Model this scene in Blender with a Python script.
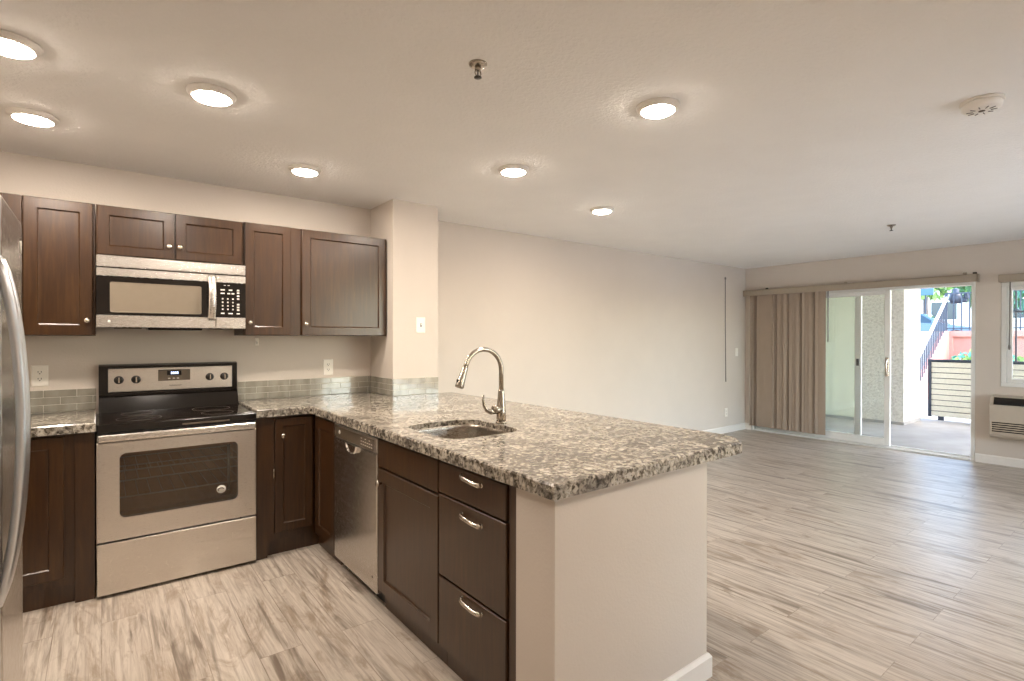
import bpy, bmesh, math, random
from mathutils import Vector, Matrix, Euler
random.seed(7)
for o in list(bpy.data.objects):
    bpy.data.objects.remove(o)
scene = bpy.context.scene
COL = scene.collection
PI = math.pi

# ------------------------------------------------------------------ camera, sky, sun, exposure
cam_d = bpy.data.cameras.new('camera')
cam_d.sensor_fit = 'HORIZONTAL'; cam_d.sensor_width = 36.0
cam_d.lens = 528.43 / 1024 * 36.0
cam_d.clip_start = 0.03; cam_d.clip_end = 300
cam = bpy.data.objects.new('camera', cam_d); COL.objects.link(cam)
_yaw, _pit, _rol = math.radians(37.880), math.radians(-0.2542), math.radians(0.0737)
_f = Vector((math.sin(_yaw) * math.cos(_pit), math.cos(_yaw) * math.cos(_pit), math.sin(_pit)))
cam.matrix_world = Matrix.Translation((0, 0, 1.374)) @ _f.to_track_quat('-Z', 'Y').to_matrix().to_4x4() @ Matrix.Rotation(_rol, 4, 'Z')
scene.camera = cam

world = bpy.data.worlds.new('sky'); scene.world = world
world.use_nodes = True
wn = world.node_tree.nodes; wl = world.node_tree.links
sky = wn.new('ShaderNodeTexSky'); sky.sky_type = 'NISHITA'; sky.sun_disc = False
sky.sun_elevation = math.radians(52); sky.sun_rotation = math.radians(170); sky.air_density = 1.0; sky.dust_density = 2.0
bg = wn['Background']; wl.new(sky.outputs[0], bg.inputs[0]); bg.inputs[1].default_value = 1.95

sun_d = bpy.data.lights.new('sun', 'SUN'); sun_d.energy = 1.3; sun_d.angle = math.radians(1.0); sun_d.color = (1.0, 0.95, 0.86)
sun = bpy.data.objects.new('sun', sun_d); COL.objects.link(sun)
sun.rotation_euler = Vector((-0.28, 0.62, -0.73)).to_track_quat('-Z', 'Y').to_euler(); sun.location = (14, -8, 9)

def portal(name, loc, sx, sy, d_=(-1, 0, 0)):
    d = bpy.data.lights.new(name, 'AREA'); d.shape = 'RECTANGLE'; d.size = sx; d.size_y = sy
    d.cycles.is_portal = True
    o = bpy.data.objects.new(name, d); COL.objects.link(o); o.location = loc
    o.rotation_euler = Vector(d_).to_track_quat('-Z', 'Y').to_euler()
portal('door_portal', (7.90, 2.77, 1.0), 2.62, 2.05)
portal('window_portal', (7.90, 0.36, 1.42), 1.86, 1.14)

portal('added_window_portal', (4.9, -1.78, 1.3), 3.4, 1.9, (0, 1, 0))

LAMP_COL = (1.0, 0.88, 0.76)
LAMP_STRENGTH = 235.0
vs = scene.view_settings
vs.view_transform = 'Standard'; vs.look = 'None'; vs.gamma = 1.0; vs.use_curve_mapping = False
vs.exposure = 0.2

# ------------------------------------------------------------------ materials
def new_mat(name):
    m = bpy.data.materials.new(name); m.use_nodes = True
    nt = m.node_tree; b = nt.nodes['Principled BSDF']
    return m, nt, nt.nodes, nt.links, b
def rgb(r, g, b):
    f = lambda c: (c / 255 / 12.92) if c / 255 <= 0.04045 else ((c / 255 + 0.055) / 1.055) ** 2.4
    return (f(r), f(g), f(b), 1)
def coords(nt, scale=(1, 1, 1), rot=(0, 0, 0)):
    g = nt.nodes.new('ShaderNodeNewGeometry')
    mp = nt.nodes.new('ShaderNodeMapping'); mp.inputs['Scale'].default_value = scale; mp.inputs['Rotation'].default_value = rot
    nt.links.new(g.outputs['Position'], mp.inputs['Vector'])
    return mp.outputs['Vector']
def noise(nt, vec, scale, detail=3, rough=0.5, dist=0.0):
    n = nt.nodes.new('ShaderNodeTexNoise'); n.inputs['Scale'].default_value = scale; n.inputs['Detail'].default_value = detail
    n.inputs['Roughness'].default_value = rough; n.inputs['Distortion'].default_value = dist
    nt.links.new(vec, n.inputs['Vector']); return n.outputs['Fac']
def ramp(nt, fac, stops):
    r = nt.nodes.new('ShaderNodeValToRGB'); e = r.color_ramp.elements
    e[0].position, e[0].color = stops[0]; e[1].position, e[1].color = stops[-1]
    for p, c in stops[1:-1]:
        x = e.new(p); x.color = c
    nt.links.new(fac, r.inputs[0]); return r.outputs[0]
def mixc(nt, fac, a, b, mode='MIX'):
    m = nt.nodes.new('ShaderNodeMix'); m.data_type = 'RGBA'; m.blend_type = mode
    for s, v in ((0, fac), (6, a), (7, b)):
        if hasattr(v, 'links'): nt.links.new(v, m.inputs[s])
        else: m.inputs[s].default_value = v
    return m.outputs[2]
def bump(nt, b, h, strength, dist=0.002):
    n = nt.nodes.new('ShaderNodeBump'); n.inputs['Strength'].default_value = strength; n.inputs['Distance'].default_value = dist
    nt.links.new(h, n.inputs['Height']); nt.links.new(n.outputs[0], b.inputs['Normal'])
def G(v): return (v, v, v, 1)

def plain(name, col, rough=0.5, metal=0.0, spec=0.5, var=0.06, vs_=30, bmp=0.0):
    m, nt, N, L, b = new_mat(name)
    v = coords(nt)
    n = noise(nt, v, vs_, 4)
    c2 = tuple(min(1, c * (1 + var)) for c in col[:3]) + (1,); c1 = tuple(c * (1 - var) for c in col[:3]) + (1,)
    L.new(ramp(nt, n, [(0.3, c1), (0.7, c2)]), b.inputs['Base Color'])
    b.inputs['Roughness'].default_value = rough; b.inputs['Metallic'].default_value = metal; b.inputs['Specular IOR Level'].default_value = spec
    if bmp: bump(nt, b, noise(nt, v, vs_ * 3, 3), bmp)
    return m
M = {}
M['wall'] = plain('greige_wall_paint', rgb(212, 202, 191), 0.75, var=0.015, vs_=3, spec=0.25, bmp=0.0)
M['ceiling'] = plain('ceiling_paint', rgb(246, 244, 241), 0.9, var=0.012, vs_=4, spec=0.0)
def add_texture_bump(m, scale, s, d):
    nt = m.node_tree; b = nt.nodes['Principled BSDF']
    bump(nt, b, ramp(nt, noise(nt, coords(nt), scale, 3, 0.55), [(0.42, G(0)), (0.62, G(1))]), s, d)
add_texture_bump(M['ceiling'], 55, 0.32, 0.004)
add_texture_bump(M['wall'], 90, 0.12, 0.002)
M['white'] = plain('white_trim_paint', rgb(235, 230, 222), 0.4, var=0.01)
M['plate'] = plain('white_plate_plastic', rgb(240, 234, 224), 0.35, var=0.01)
M['slot'] = plain('dark_slot', rgb(60, 54, 48), 0.6)
M['black'] = plain('black_enamel', rgb(22, 18, 16), 0.12, var=0.1)
M['blackmatte'] = plain('black_plastic', rgb(26, 23, 21), 0.45, var=0.1)
M['cooktop'] = plain('black_ceramic_glass', rgb(24, 17, 13), 0.07, var=0.1)
M['nickel'] = plain('brushed_nickel', (0.66, 0.60, 0.52, 1), 0.26, 1.0, var=0.03)
M['faucet'] = plain('faucet_nickel', (0.44, 0.39, 0.33, 1), 0.24, 1.0, var=0.04)
M['satin'] = plain('satin_silver', (0.80, 0.82, 0.85, 1), 0.28, 1.0, var=0.02)
M['chrome'] = plain('chrome', (0.8, 0.78, 0.75, 1), 0.12, 1.0, var=0.02)
M['darkmetal'] = plain('dark_painted_metal', rgb(62, 68, 78), 0.5, 0.3)
M['vinyl'] = plain('white_vinyl', rgb(232, 232, 228), 0.35, var=0.01)
M['blind'] = plain('taupe_blind_vinyl', rgb(158, 141, 125), 0.6, var=0.02, vs_=8)
M['valance'] = plain('beige_valance', rgb(166, 153, 136), 0.55, var=0.02)
M['heater'] = plain('heater_enamel', rgb(188, 176, 160), 0.4, var=0.02)
M['marks'] = plain('printed_marks', rgb(225, 220, 210), 0.5)
M['grey'] = plain('grey_plastic', rgb(92, 80, 66), 0.35)
M['terracotta'] = plain('terracotta_stucco', rgb(184, 132, 116), 0.85, var=0.06, vs_=6)
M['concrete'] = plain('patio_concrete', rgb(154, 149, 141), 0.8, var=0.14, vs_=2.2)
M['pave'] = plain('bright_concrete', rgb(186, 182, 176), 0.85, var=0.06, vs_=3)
M['bouncepave'] = plain('bounce_concrete', rgb(226, 222, 216), 0.85, var=0.04, vs_=3)  # extra pale so the unseen ground throws light up to the ceiling
M['asphalt'] = plain('street_asphalt', rgb(120, 120, 120), 0.9, var=0.1)
M['trunk'] = plain('bark', rgb(96, 78, 62), 0.9, var=0.25)
M['rubber'] = plain('tyre_rubber', rgb(28, 28, 30), 0.8)
M['carpaint'] = plain('silver_blue_car_paint', rgb(92, 116, 138), 0.2, 0.4)
M['carwhite'] = plain('white_car_paint', rgb(190, 194, 198), 0.2)
M['carglass'] = plain('dark_car_glass', rgb(40, 60, 70), 0.05)
M['sign'] = plain('slate_blue_sign', rgb(70, 104, 122), 0.5)
M['building'] = plain('pale_stucco', rgb(196, 190, 182), 0.85, var=0.03)
M['leafd'] = plain('dark_leaf', rgb(70, 110, 62), 0.6, var=0.35, vs_=9)
M['leafl'] = plain('light_leaf', rgb(132, 168, 86), 0.6, var=0.35, vs_=9)
M['leaft'] = plain('blue_green_leaf', rgb(92, 160, 140), 0.6, var=0.3, vs_=9)
M['ringgrey'] = plain('printed_burner_ring', rgb(62, 52, 44), 0.3)
M['board'] = plain('cream_fence_board', rgb(206, 200, 182), 0.75, var=0.05)
M['cord'] = plain('grey_cord', rgb(128, 122, 118), 0.6)
M['wallpatio'] = plain('smooth_patio_plaster', rgb(214, 212, 190), 0.85, var=0.02, vs_=5)

# stucco
m, nt, N, L, b = new_mat('rough_cream_stucco')
v = coords(nt)
n1 = noise(nt, v, 26, 5, 0.6, 0.3)
L.new(ramp(nt, n1, [(0.32, rgb(184, 177, 160)), (0.50, rgb(204, 197, 182)), (0.7, rgb(212, 206, 191))]), b.inputs['Base Color'])
b.inputs['Roughness'].default_value = 0.9
bump(nt, b, n1, 0.8, 0.02); M['stucco'] = m

# espresso wood
def wood(name, axis_scale, c1, c2, c3):
    m, nt, N, L, b = new_mat(name)
    v = coords(nt, axis_scale)
    n = noise(nt, v, 6, 5, 0.6, 0.4)
    n2 = noise(nt, coords(nt), 2.3, 2)
    base = ramp(nt, n, [(0.3, c1), (0.5, c2), (0.72, c3)])
    L.new(mixc(nt, ramp(nt, n2, [(0.35, G(0)), (0.7, G(0.35))]), base, c1), b.inputs['Base Color'])
    b.inputs['Roughness'].default_value = 0.30; b.inputs['Specular IOR Level'].default_value = 0.55
    b.inputs['Coat Weight'].default_value = 0.25; b.inputs['Coat Roughness'].default_value = 0.25
    return m
M['wood'] = wood('espresso_stained_wood', (9, 9, 0.7), rgb(48, 27, 9), rgb(60, 36, 13), rgb(73, 47, 19))

# stainless steel
def steel(name, col, rough, stretch):
    m, nt, N, L, b = new_mat(name)
    n = noise(nt, coords(nt, stretch), 40, 3, 0.6)
    L.new(ramp(nt, n, [(0.3, tuple(c * 0.93 for c in col) + (1,)), (0.7, tuple(min(1, c * 1.05) for c in col) + (1,))]), b.inputs['Base Color'])
    b.inputs['Metallic'].default_value = 1.0
    L.new(ramp(nt, n, [(0.3, G(rough - 0.04)), (0.7, G(rough + 0.05))]), b.inputs['Roughness'])
    return m
M['steel'] = steel('brushed_stainless_steel', (0.74, 0.70, 0.65), 0.30, (1, 1, 40))
M['steelv'] = steel('vertical_brushed_stainless', (0.62, 0.59, 0.56), 0.24, (40, 40, 0.6))
M['steelsink'] = steel('satin_sink_steel', (0.46, 0.41, 0.35), 0.28, (1, 1, 20))
M['steelband'] = steel('bright_stainless_trim', (0.84, 0.81, 0.77), 0.26, (1, 1, 30))

# granite
m, nt, N, L, b = new_mat('speckled_grey_cream_granite')
v = coords(nt)
vd = coords(nt, (1.0, 2.4, 1.6), (0, 0, math.radians(62)))
big = noise(nt, vd, 2.5, 5, 0.62, 1.8)
mid = noise(nt, v, 40, 5, 0.7, 0.7)
fin = noise(nt, v, 90, 3, 0.6)
vor = N.new('ShaderNodeTexVoronoi'); vor.inputs['Scale'].default_value = 78; L.new(v, vor.inputs['Vector'])
c_mid = ramp(nt, mid, [(0.31, rgb(34, 29, 23)), (0.42, rgb(96, 88, 76)), (0.49, rgb(160, 151, 137)), (0.63, rgb(202, 195, 183)), (0.76, rgb(150, 141, 128))])
c_gray = ramp(nt, mid, [(0.32, rgb(34, 31, 28)), (0.45, rgb(84, 79, 73)), (0.58, rgb(128, 121, 112)), (0.75, rgb(172, 164, 150))])
c1 = mixc(nt, ramp(nt, big, [(0.46, G(0)), (0.60, G(0.9))]), c_mid, c_gray)
blk = ramp(nt, fin, [(0.32, G(0.85)), (0.40, G(0))])
c2 = mixc(nt, blk, c1, rgb(38, 30, 24))
sep = N.new('ShaderNodeSeparateColor'); L.new(vor.outputs['Color'], sep.inputs[0])
c3 = mixc(nt, ramp(nt, sep.outputs[0], [(0.80, G(0)), (0.9, G(0.55))]), c2, rgb(60, 50, 40))
c4 = mixc(nt, ramp(nt, sep.outputs[1], [(0.80, G(0)), (0.9, G(0.5))]), c3, rgb(226, 216, 196))
L.new(c4, b.inputs['Base Color']); b.inputs['Roughness'].default_value = 0.14; b.inputs['Specular IOR Level'].default_value = 0.6; b.inputs['Coat Weight'].default_value = 0.12; b.inputs['Coat Roughness'].default_value = 0.06
M['granite'] = m

# plank floor, boards run along Y
m, nt, N, L, b = new_mat('grey_oak_plank_floor')
g = N.new('ShaderNodeNewGeometry'); sx = N.new('ShaderNodeSeparateXYZ'); L.new(g.outputs['Position'], sx.inputs[0])
cb = N.new('ShaderNodeCombineXYZ'); L.new(sx.outputs['Y'], cb.inputs[0]); L.new(sx.outputs['X'], cb.inputs[1])
def brick(c1, c2, mort):
    br = N.new('ShaderNodeTexBrick'); br.offset = 0.37; br.squash = 1.0
    br.inputs['Scale'].default_value = 1.0; br.inputs['Brick Width'].default_value = 1.22; br.inputs['Row Height'].default_value = 0.178
    br.inputs['Mortar Size'].default_value = mort; br.inputs['Mortar Smooth'].default_value = 0.1; br.inputs['Bias'].default_value = 0.0
    br.inputs['Color1'].default_value = c1; br.inputs['Color2'].default_value = c2; br.inputs['Mortar'].default_value = G(0.0)
    L.new(cb.outputs[0], br.inputs['Vector']); return br
br = brick(G(0.0), G(1.0), 0.0016)
seed = N.new('ShaderNodeVectorMath'); seed.operation = 'SCALE'; L.new(br.outputs['Color'], seed.inputs[0]); seed.inputs['Scale'].default_value = 37.0
ad = N.new('ShaderNodeVectorMath'); ad.operation = 'ADD'; L.new(g.outputs['Position'], ad.inputs[0]); L.new(seed.outputs[0], ad.inputs[1])
mp = N.new('ShaderNodeMapping'); mp.inputs['Scale'].default_value = (18, 0.8, 1); L.new(ad.outputs[0], mp.inputs['Vector'])
mp2 = N.new('ShaderNodeMapping'); mp2.inputs['Scale'].default_value = (5.0, 1.5, 1); L.new(ad.outputs[0], mp2.inputs['Vector'])
gr = noise(nt, mp.outputs[0], 3.2, 7, 0.66, 0.7)
kn = noise(nt, mp2.outputs[0], 1.6, 5, 0.65, 1.2)
col = ramp(nt, gr, [(0.30, rgb(144, 133, 122)), (0.45, rgb(180, 169, 157)), (0.60, rgb(202, 192, 180)), (0.78, rgb(211, 203, 192))])
col = mixc(nt, ramp(nt, kn, [(0.52, G(0)), (0.66, G(0.75))]), col, rgb(132, 112, 92))
mp3 = N.new('ShaderNodeMapping'); mp3.inputs['Scale'].default_value = (11, 0.75, 1); L.new(ad.outputs[0], mp3.inputs['Vector'])
sk_ = noise(nt, mp3.outputs[0], 1.5, 4, 0.6, 0.9)
col = mixc(nt, ramp(nt, sk_, [(0.53, G(0)), (0.68, G(0.85))]), col, rgb(88, 73, 62))
col = mixc(nt, 0.18, col, mixc(nt, br.outputs['Color'], rgb(166, 148, 128), rgb(212, 200, 184)))
bm_ = brick(G(1), G(1), 0.0016)
col = mixc(nt, ramp(nt, bm_.outputs['Fac'], [(0.0, G(0)), (1.0, G(0.35))]), col, rgb(96, 78, 62))
L.new(col, b.inputs['Base Color'])
L.new(ramp(nt, gr, [(0.3, G(0.40)), (0.7, G(0.28))]), b.inputs['Roughness']); b.inputs['Specular IOR Level'].default_value = 0.5
bump(nt, b, gr, 0.12, 0.002)
M['floor'] = m

# glass tile and grout
m, nt, N, L, b = new_mat('grey_glass_tile')
n = noise(nt, coords(nt, (7, 7, 3)), 2.0, 2)
L.new(ramp(nt, n, [(0.35, rgb(138, 133, 121)), (0.65, rgb(168, 163, 150))]), b.inputs['Base Color'])
b.inputs['Roughness'].default_value = 0.12; b.inputs['Coat Weight'].default_value = 0.6; M['tile'] = m
M['grout'] = plain('pale_grout', rgb(222, 214, 200), 0.8)

def thin_glass(name, tint, refl=0.06, fres=1.45):
    m = bpy.data.materials.new(name); m.use_nodes = True; nt = m.node_tree; nt.nodes.clear()
    out = nt.nodes.new('ShaderNodeOutputMaterial'); t = nt.nodes.new('ShaderNodeBsdfTransparent'); t.inputs[0].default_value = tint
    gl = nt.nodes.new('ShaderNodeBsdfGlossy'); gl.inputs['Roughness'].default_value = 0.02
    fr = nt.nodes.new('ShaderNodeFresnel'); fr.inputs[0].default_value = fres
    mx = nt.nodes.new('ShaderNodeMixShader'); nt.links.new(fr.outputs[0], mx.inputs[0])
    nt.links.new(t.outputs[0], mx.inputs[1]); nt.links.new(gl.outputs[0], mx.inputs[2]); nt.links.new(mx.outputs[0], out.inputs[0])
    return m
M['glass'] = thin_glass('window_glass', (0.965, 0.985, 0.97, 1))
M['ovenglass'] = thin_glass('smoked_oven_glass', (0.80, 0.73, 0.63, 1), fres=1.75)
M['ovencavity'] = plain('oven_cavity_enamel', rgb(205, 165, 124), 0.45)
M['mwscreen'] = plain('microwave_window_screen', rgb(132, 121, 106), 0.16, var=0.02)

def emit(name, col, s):
    m = bpy.data.materials.new(name); m.use_nodes = True; nt = m.node_tree; b = nt.nodes['Principled BSDF']
    b.inputs['Base Color'].default_value = (0.9, 0.9, 0.9, 1)
    b.inputs['Emission Color'].default_value = col + (1,); b.inputs['Emission Strength'].default_value = s
    return m
M['lamp'] = emit('led_diffuser', LAMP_COL, LAMP_STRENGTH)
M['clock'] = emit('blue_clock_digits', (0.45, 0.6, 1.0), 2.0)

# ------------------------------------------------------------------ geometry helpers
def box(bm, x0, x1, y0, y1, z0, z1, mi=0, bev=0.0, seg=1):
    x0, x1 = sorted((x0, x1)); y0, y1 = sorted((y0, y1)); z0, z1 = sorted((z0, z1))
    r = bmesh.ops.create_cube(bm, size=1.0)
    vs_ = r['verts']
    for v in vs_:
        v.co = Vector(((x0 + x1) / 2 + v.co.x * (x1 - x0), (y0 + y1) / 2 + v.co.y * (y1 - y0), (z0 + z1) / 2 + v.co.z * (z1 - z0)))
    fs = list({f for v in vs_ for f in v.link_faces})
    for f in fs: f.material_index = mi
    if bev > 0:
        es = list({e for v in vs_ for e in v.link_edges})
        rr = bmesh.ops.bevel(bm, geom=es, offset=min(bev, (x1 - x0) * .45, (y1 - y0) * .45, (z1 - z0) * .45), segments=seg, profile=0.5, affect='EDGES')
        for f in rr['faces']: f.material_index = mi
def lathe(bm, prof, seg=24, mat=None, mi=0, smooth=True):
    """prof: (r, h) list along local +Z; closed with caps."""
    mat = mat or Matrix.Identity(4); rings = []
    for r, h in prof:
        if r < 1e-6: rings.append([bm.verts.new(mat @ Vector((0, 0, h)))])
        else: rings.append([bm.verts.new(mat @ Vector((r * math.cos(2 * PI * i / seg), r * math.sin(2 * PI * i / seg), h))) for i in range(seg)])
    for a, b_ in zip(rings, rings[1:]):
        for i in range(seg):
            j = (i + 1) % seg
            if len(a) == 1 and len(b_) == 1: continue
            if len(a) == 1: f = bm.faces.new((a[0], b_[i], b_[j]))
            elif len(b_) == 1: f = bm.faces.new((a[i], a[j], b_[0]))
            else: f = bm.faces.new((a[i], a[j], b_[j], b_[i]))
            f.material_index = mi; f.smooth = smooth
    for rg in (rings[0], rings[-1]):
        if len(rg) > 1:
            f = bm.faces.new(rg); f.material_index = mi
def tube(bm, pts, rad, seg=12, mi=0, flat=1.0, upv=None):
    pts = [Vector(p) for p in pts]; n = len(pts)
    if not hasattr(rad, '__len__'): rad = [rad] * n
    up = Vector(upv) if upv else Vector((0, 0, 1)); rings = []
    t0 = (pts[1] - pts[0]).normalized()
    if abs(t0.dot(up)) > 0.95: up = Vector((0, 1, 0)) if abs(t0.y) < 0.9 else Vector((1, 0, 0))
    nrm = (up - t0 * up.dot(t0)).normalized()
    for i in range(n):
        t = ((pts[min(i + 1, n - 1)] - pts[max(i - 1, 0)])).normalized()
        nrm = (nrm - t * nrm.dot(t)).normalized(); bi = t.cross(nrm)
        rings.append([bm.verts.new(pts[i] + (nrm * math.cos(2 * PI * k / seg) + bi * math.sin(2 * PI * k / seg) * flat) * rad[i]) for k in range(seg)])
    for a, b_ in zip(rings, rings[1:]):
        for k in range(seg):
            f = bm.faces.new((a[k], a[(k + 1) % seg], b_[(k + 1) % seg], b_[k])); f.smooth = True; f.material_index = mi
    for rg in (rings[0], rings[-1]):
        f = bm.faces.new(rg); f.material_index = mi
def loft(bm, loops, mi=0, caps=True, smooth=False):
    rs = [[bm.verts.new(Vector(p)) for p in lp] for lp in loops]; n = len(rs[0])
    for a, b_ in zip(rs, rs[1:]):
        for i in range(n):
            f = bm.faces.new((a[i], a[(i + 1) % n], b_[(i + 1) % n], b_[i])); f.material_index = mi; f.smooth = smooth
    if caps:
        for r in (rs[0], rs[-1]):
            f = bm.faces.new(r); f.material_index = mi
def prism(bm, poly, z0, z1, mi=0, axis='Z'):
    T = {'Z': lambda a, b_, c: (a, b_, c), 'Y': lambda a, b_, c: (a, c, b_), 'X': lambda a, b_, c: (c, a, b_)}[axis]
    loft(bm, [[T(a, b_, z0) for a, b_ in poly], [T(a, b_, z1) for a, b_ in poly]], mi)
def rrect(x0, x1, y0, y1, r, seg=5):
    P = []
    for cx, cy, a0 in ((x1 - r, y1 - r, 0), (x0 + r, y1 - r, 90), (x0 + r, y0 + r, 180), (x1 - r, y0 + r, 270)):
        for i in range(seg + 1):
            a = math.radians(a0 + 90 * i / seg); P.append((cx + r * math.cos(a), cy + r * math.sin(a)))
    return P
def NB(): return bmesh.new()

def link_mesh(name, bm, mats, parent=None, origin=None):
    bmesh.ops.recalc_face_normals(bm, faces=bm.faces)
    if origin is None:
        if parent is not None: origin = parent['_o'] if '_o' in parent else (0, 0, 0)
        else:
            xs = [v.co.x for v in bm.verts]; ys = [v.co.y for v in bm.verts]; zs = [v.co.z for v in bm.verts]
            origin = ((min(xs) + max(xs)) / 2, (min(ys) + max(ys)) / 2, min(zs))
    O = Vector(origin)
    for v in bm.verts: v.co -= O
    me = bpy.data.meshes.new(name); bm.to_mesh(me); bm.free()
    if not isinstance(mats, (list, tuple)): mats = [mats]
    for x in mats: me.materials.append(M[x] if isinstance(x, str) else x)
    o = bpy.data.objects.new(name, me); COL.objects.link(o)
    if parent is not None: o.parent = parent
    else: o.location = O
    return o
ROOT = {}
def thing(name, label, cat, loc, group=None):
    o = bpy.data.objects.new(name, None); o.empty_display_size = 0.1; COL.objects.link(o); o.location = loc
    o['label'] = label; o['category'] = cat
    if group: o['group'] = group
    ROOT[o] = Vector(loc); return o
SUB = {}
def part(name, bm, mats, parent, label=None):
    """geometry given in world coordinates; parent is a thing or a part of a thing"""
    O = ROOT[parent]
    p = link_mesh(name, bm, mats, parent, O); ROOT[p] = O
    if label: p['label'] = label
    return p
def tag(o, label, cat, group=None):
    o['label'] = label; o['category'] = cat
    if group: o['group'] = group
    return o
def struct(name, bm, mats):
    o = link_mesh(name, bm, mats); o['kind'] = 'structure'; ROOT[o] = o.location.copy(); return o
def dup(root, loc, label, rotz=0.0):
    r = root.copy(); COL.objects.link(r); r.location = loc; r.rotation_euler = (0, 0, rotz); r['label'] = label
    for ch in list(root.children):
        c = ch.copy(); COL.objects.link(c); c.parent = r
        for gch in list(ch.children):
            d = gch.copy(); COL.objects.link(d); d.parent = c
    return r

# mapping for fronts: facing -Y uses u=X, facing -X uses u=Y; w is depth behind the front plane
def FY(y0): return lambda u, v, w: (u, y0 + w, v)
def FX(x0): return lambda u, v, w: (x0 + w, u, v)
def rect_loop(F, u0, u1, v0, v1, ins, w): return [F(u0 + ins, v0 + ins, w), F(u1 - ins, v0 + ins, w), F(u1 - ins, v1 - ins, w), F(u0 + ins, v1 - ins, w)]
def panel_front(bm, F, u0, u1, v0, v1, stile=0.0, th=0.02, rec=0.009, mi=0):
    prof = [(0, th), (0, 0.003), (0.003, 0)]
    if stile: prof += [(stile, 0), (stile + 0.005, rec * 0.8), (stile + 0.008, rec)]
    loft(bm, [rect_loop(F, u0, u1, v0, v1, i, w) for i, w in prof], mi)
def fbox(bm, F, u0, u1, v0, v1, w0, w1, mi=0, bev=0.0, seg=1):
    a = F(u0, v0, w0); c = F(u1, v1, w1)
    box(bm, a[0], c[0], a[1], c[1], a[2], c[2], mi, bev, seg)
def facing(F, u, v, w=0.0):
    """matrix with local +Z pointing out of the front (towards -w)"""
    o = Vector(F(u, v, w)); out = Vector(F(u, v, w - 1)) - o
    return Matrix.Translation(o) @ out.to_track_quat('Z', 'Y').to_matrix().to_4x4()
def knob(F, u, v, parent, name='knob'):
    bm = NB(); lathe(bm, [(0.006, -0.002), (0.006, 0.012), (0.014, 0.016), (0.0155, 0.022), (0.012, 0.028), (0.0, 0.030)], 18, facing(F, u, v))
    return part(name, bm, 'nickel', parent)
def pull(F, u, v, parent):
    bm = NB(); H = 0.066
    pts = []
    for i in range(17):
        s = -1 + 2 * i / 16
        w = -0.017 * (1 - abs(s) ** 4.0) - 0.005
        pts.append(F(u + s * H, v + 0.002 * (1 - s * s) + 0.005 * s, w))
    tube(bm, pts, [0.0085 if 1 < i < 15 else 0.0105 for i in range(17)], 10, flat=0.75)
    for s in (-1, 1):
        lathe(bm, [(0.008, -0.004), (0.010, 0.001), (0.007, 0.006)], 12, facing(F, u + s * H, v + s * 0.005))
    return part('bar_pull', bm, 'nickel', parent)

# ------------------------------------------------------------------ dimensions
CZ = 2.430; YW = 4.141; YL = 4.161; XF = 7.731; XL = -0.98; YB = -1.6; T = 0.14
PX0, PX1, PY = 1.750, 2.140, 3.723                 # boxed pillar
CT, CB = 0.932, 0.884                               # worktop top and underside

# ------------------------------------------------------------------ setting
bm = NB(); box(bm, XL - T, XF + T + 0.02, YB - T, YL + T, -0.08, 0.0); struct('floor', bm, 'floor')
bm = NB(); box(bm, XL - T, XF + T, YB - T, YL + T, CZ, CZ + 0.12); struct('ceiling', bm, 'ceiling')
bm = NB(); box(bm, XL - T, PX0, YW, YW + T, 0, CZ); struct('wall_kitchen', bm, 'wall')
bm = NB(); box(bm, PX0, PX1, PY, YL + T, 0, CZ); struct('wall_pillar', bm, 'wall')
bm = NB(); box(bm, PX1, XF + T, YL, YL + T, 0, CZ); struct('wall_living', bm, 'wall')
bm = NB(); box(bm, XL - T, XL, YB - T, YW, 0, CZ); struct('wall_left', bm, 'wall')
BX0, BX1, BZ0, BZ1 = 3.2, 6.6, 0.35, 2.25              # opening for the added, unseen window behind the camera
bm = NB(); box(bm, XL, BX0, YB - T, YB, 0, CZ); box(bm, BX1, XF, YB - T, YB, 0, CZ); box(bm, BX0, BX1, YB - T, YB, 0, BZ0); box(bm, BX0, BX1, YB - T, YB, BZ1, CZ); struct('wall_back', bm, 'wall')
DY0, DY1, DZ = 1.485, 4.055, 2.02                   # patio door opening
WY0, WY1, WZ0, WZ1 = -0.55, 1.272, 0.855, 1.985     # window opening
bm = NB()
box(bm, XF, XF + T, DY1, YL, 0, CZ); box(bm, XF, XF + T, DY0, DY1, DZ, CZ); box(bm, XF, XF + T, WY1, DY0, 0, CZ)
box(bm, XF, XF + T, WY0, WY1, 0, WZ0); box(bm, XF, XF + T, WY0, WY1, WZ1, CZ); box(bm, XF, XF + T, YB - T, WY0, 0, CZ)
struct('wall_far', bm, 'wall')
# half-height wall wrapped round the peninsula
bm = NB(); prism(bm, [(1.108, 1.207), (1.945, 1.207), (1.945, PY), (1.735, PY), (1.735, 1.40), (1.108, 1.40)], 0, CB - .0015); struct('wall_peninsula', bm, 'wall')
def skirting(name, pts, h=0.095, t=0.016):
    """pts: outer path; the board's face profile is swept on the left of the path"""
    bm = NB(); P = [Vector((x, y, 0)) for x, y in pts]; loops = []
    for i, p in enumerate(P):
        d0 = (P[i] - P[i - 1]).normalized() if i else (P[1] - P[0]).normalized()
        d1 = (P[i + 1] - P[i]).normalized() if i < len(P) - 1 else d0
        n0 = Vector((-d0.y, d0.x, 0)); n1 = Vector((-d1.y, d1.x, 0)); n = (n0 + n1); n = n / n.dot(n0)
        loops.append([p + Vector((0, 0, 0.0)), p + n * t, p + n * t + Vector((0, 0, h - 0.014)), p + n * t * 0.35 + Vector((0, 0, h)), p + Vector((0, 0, h))])
    loft(bm, loops); struct(name, bm, 'white')
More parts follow.
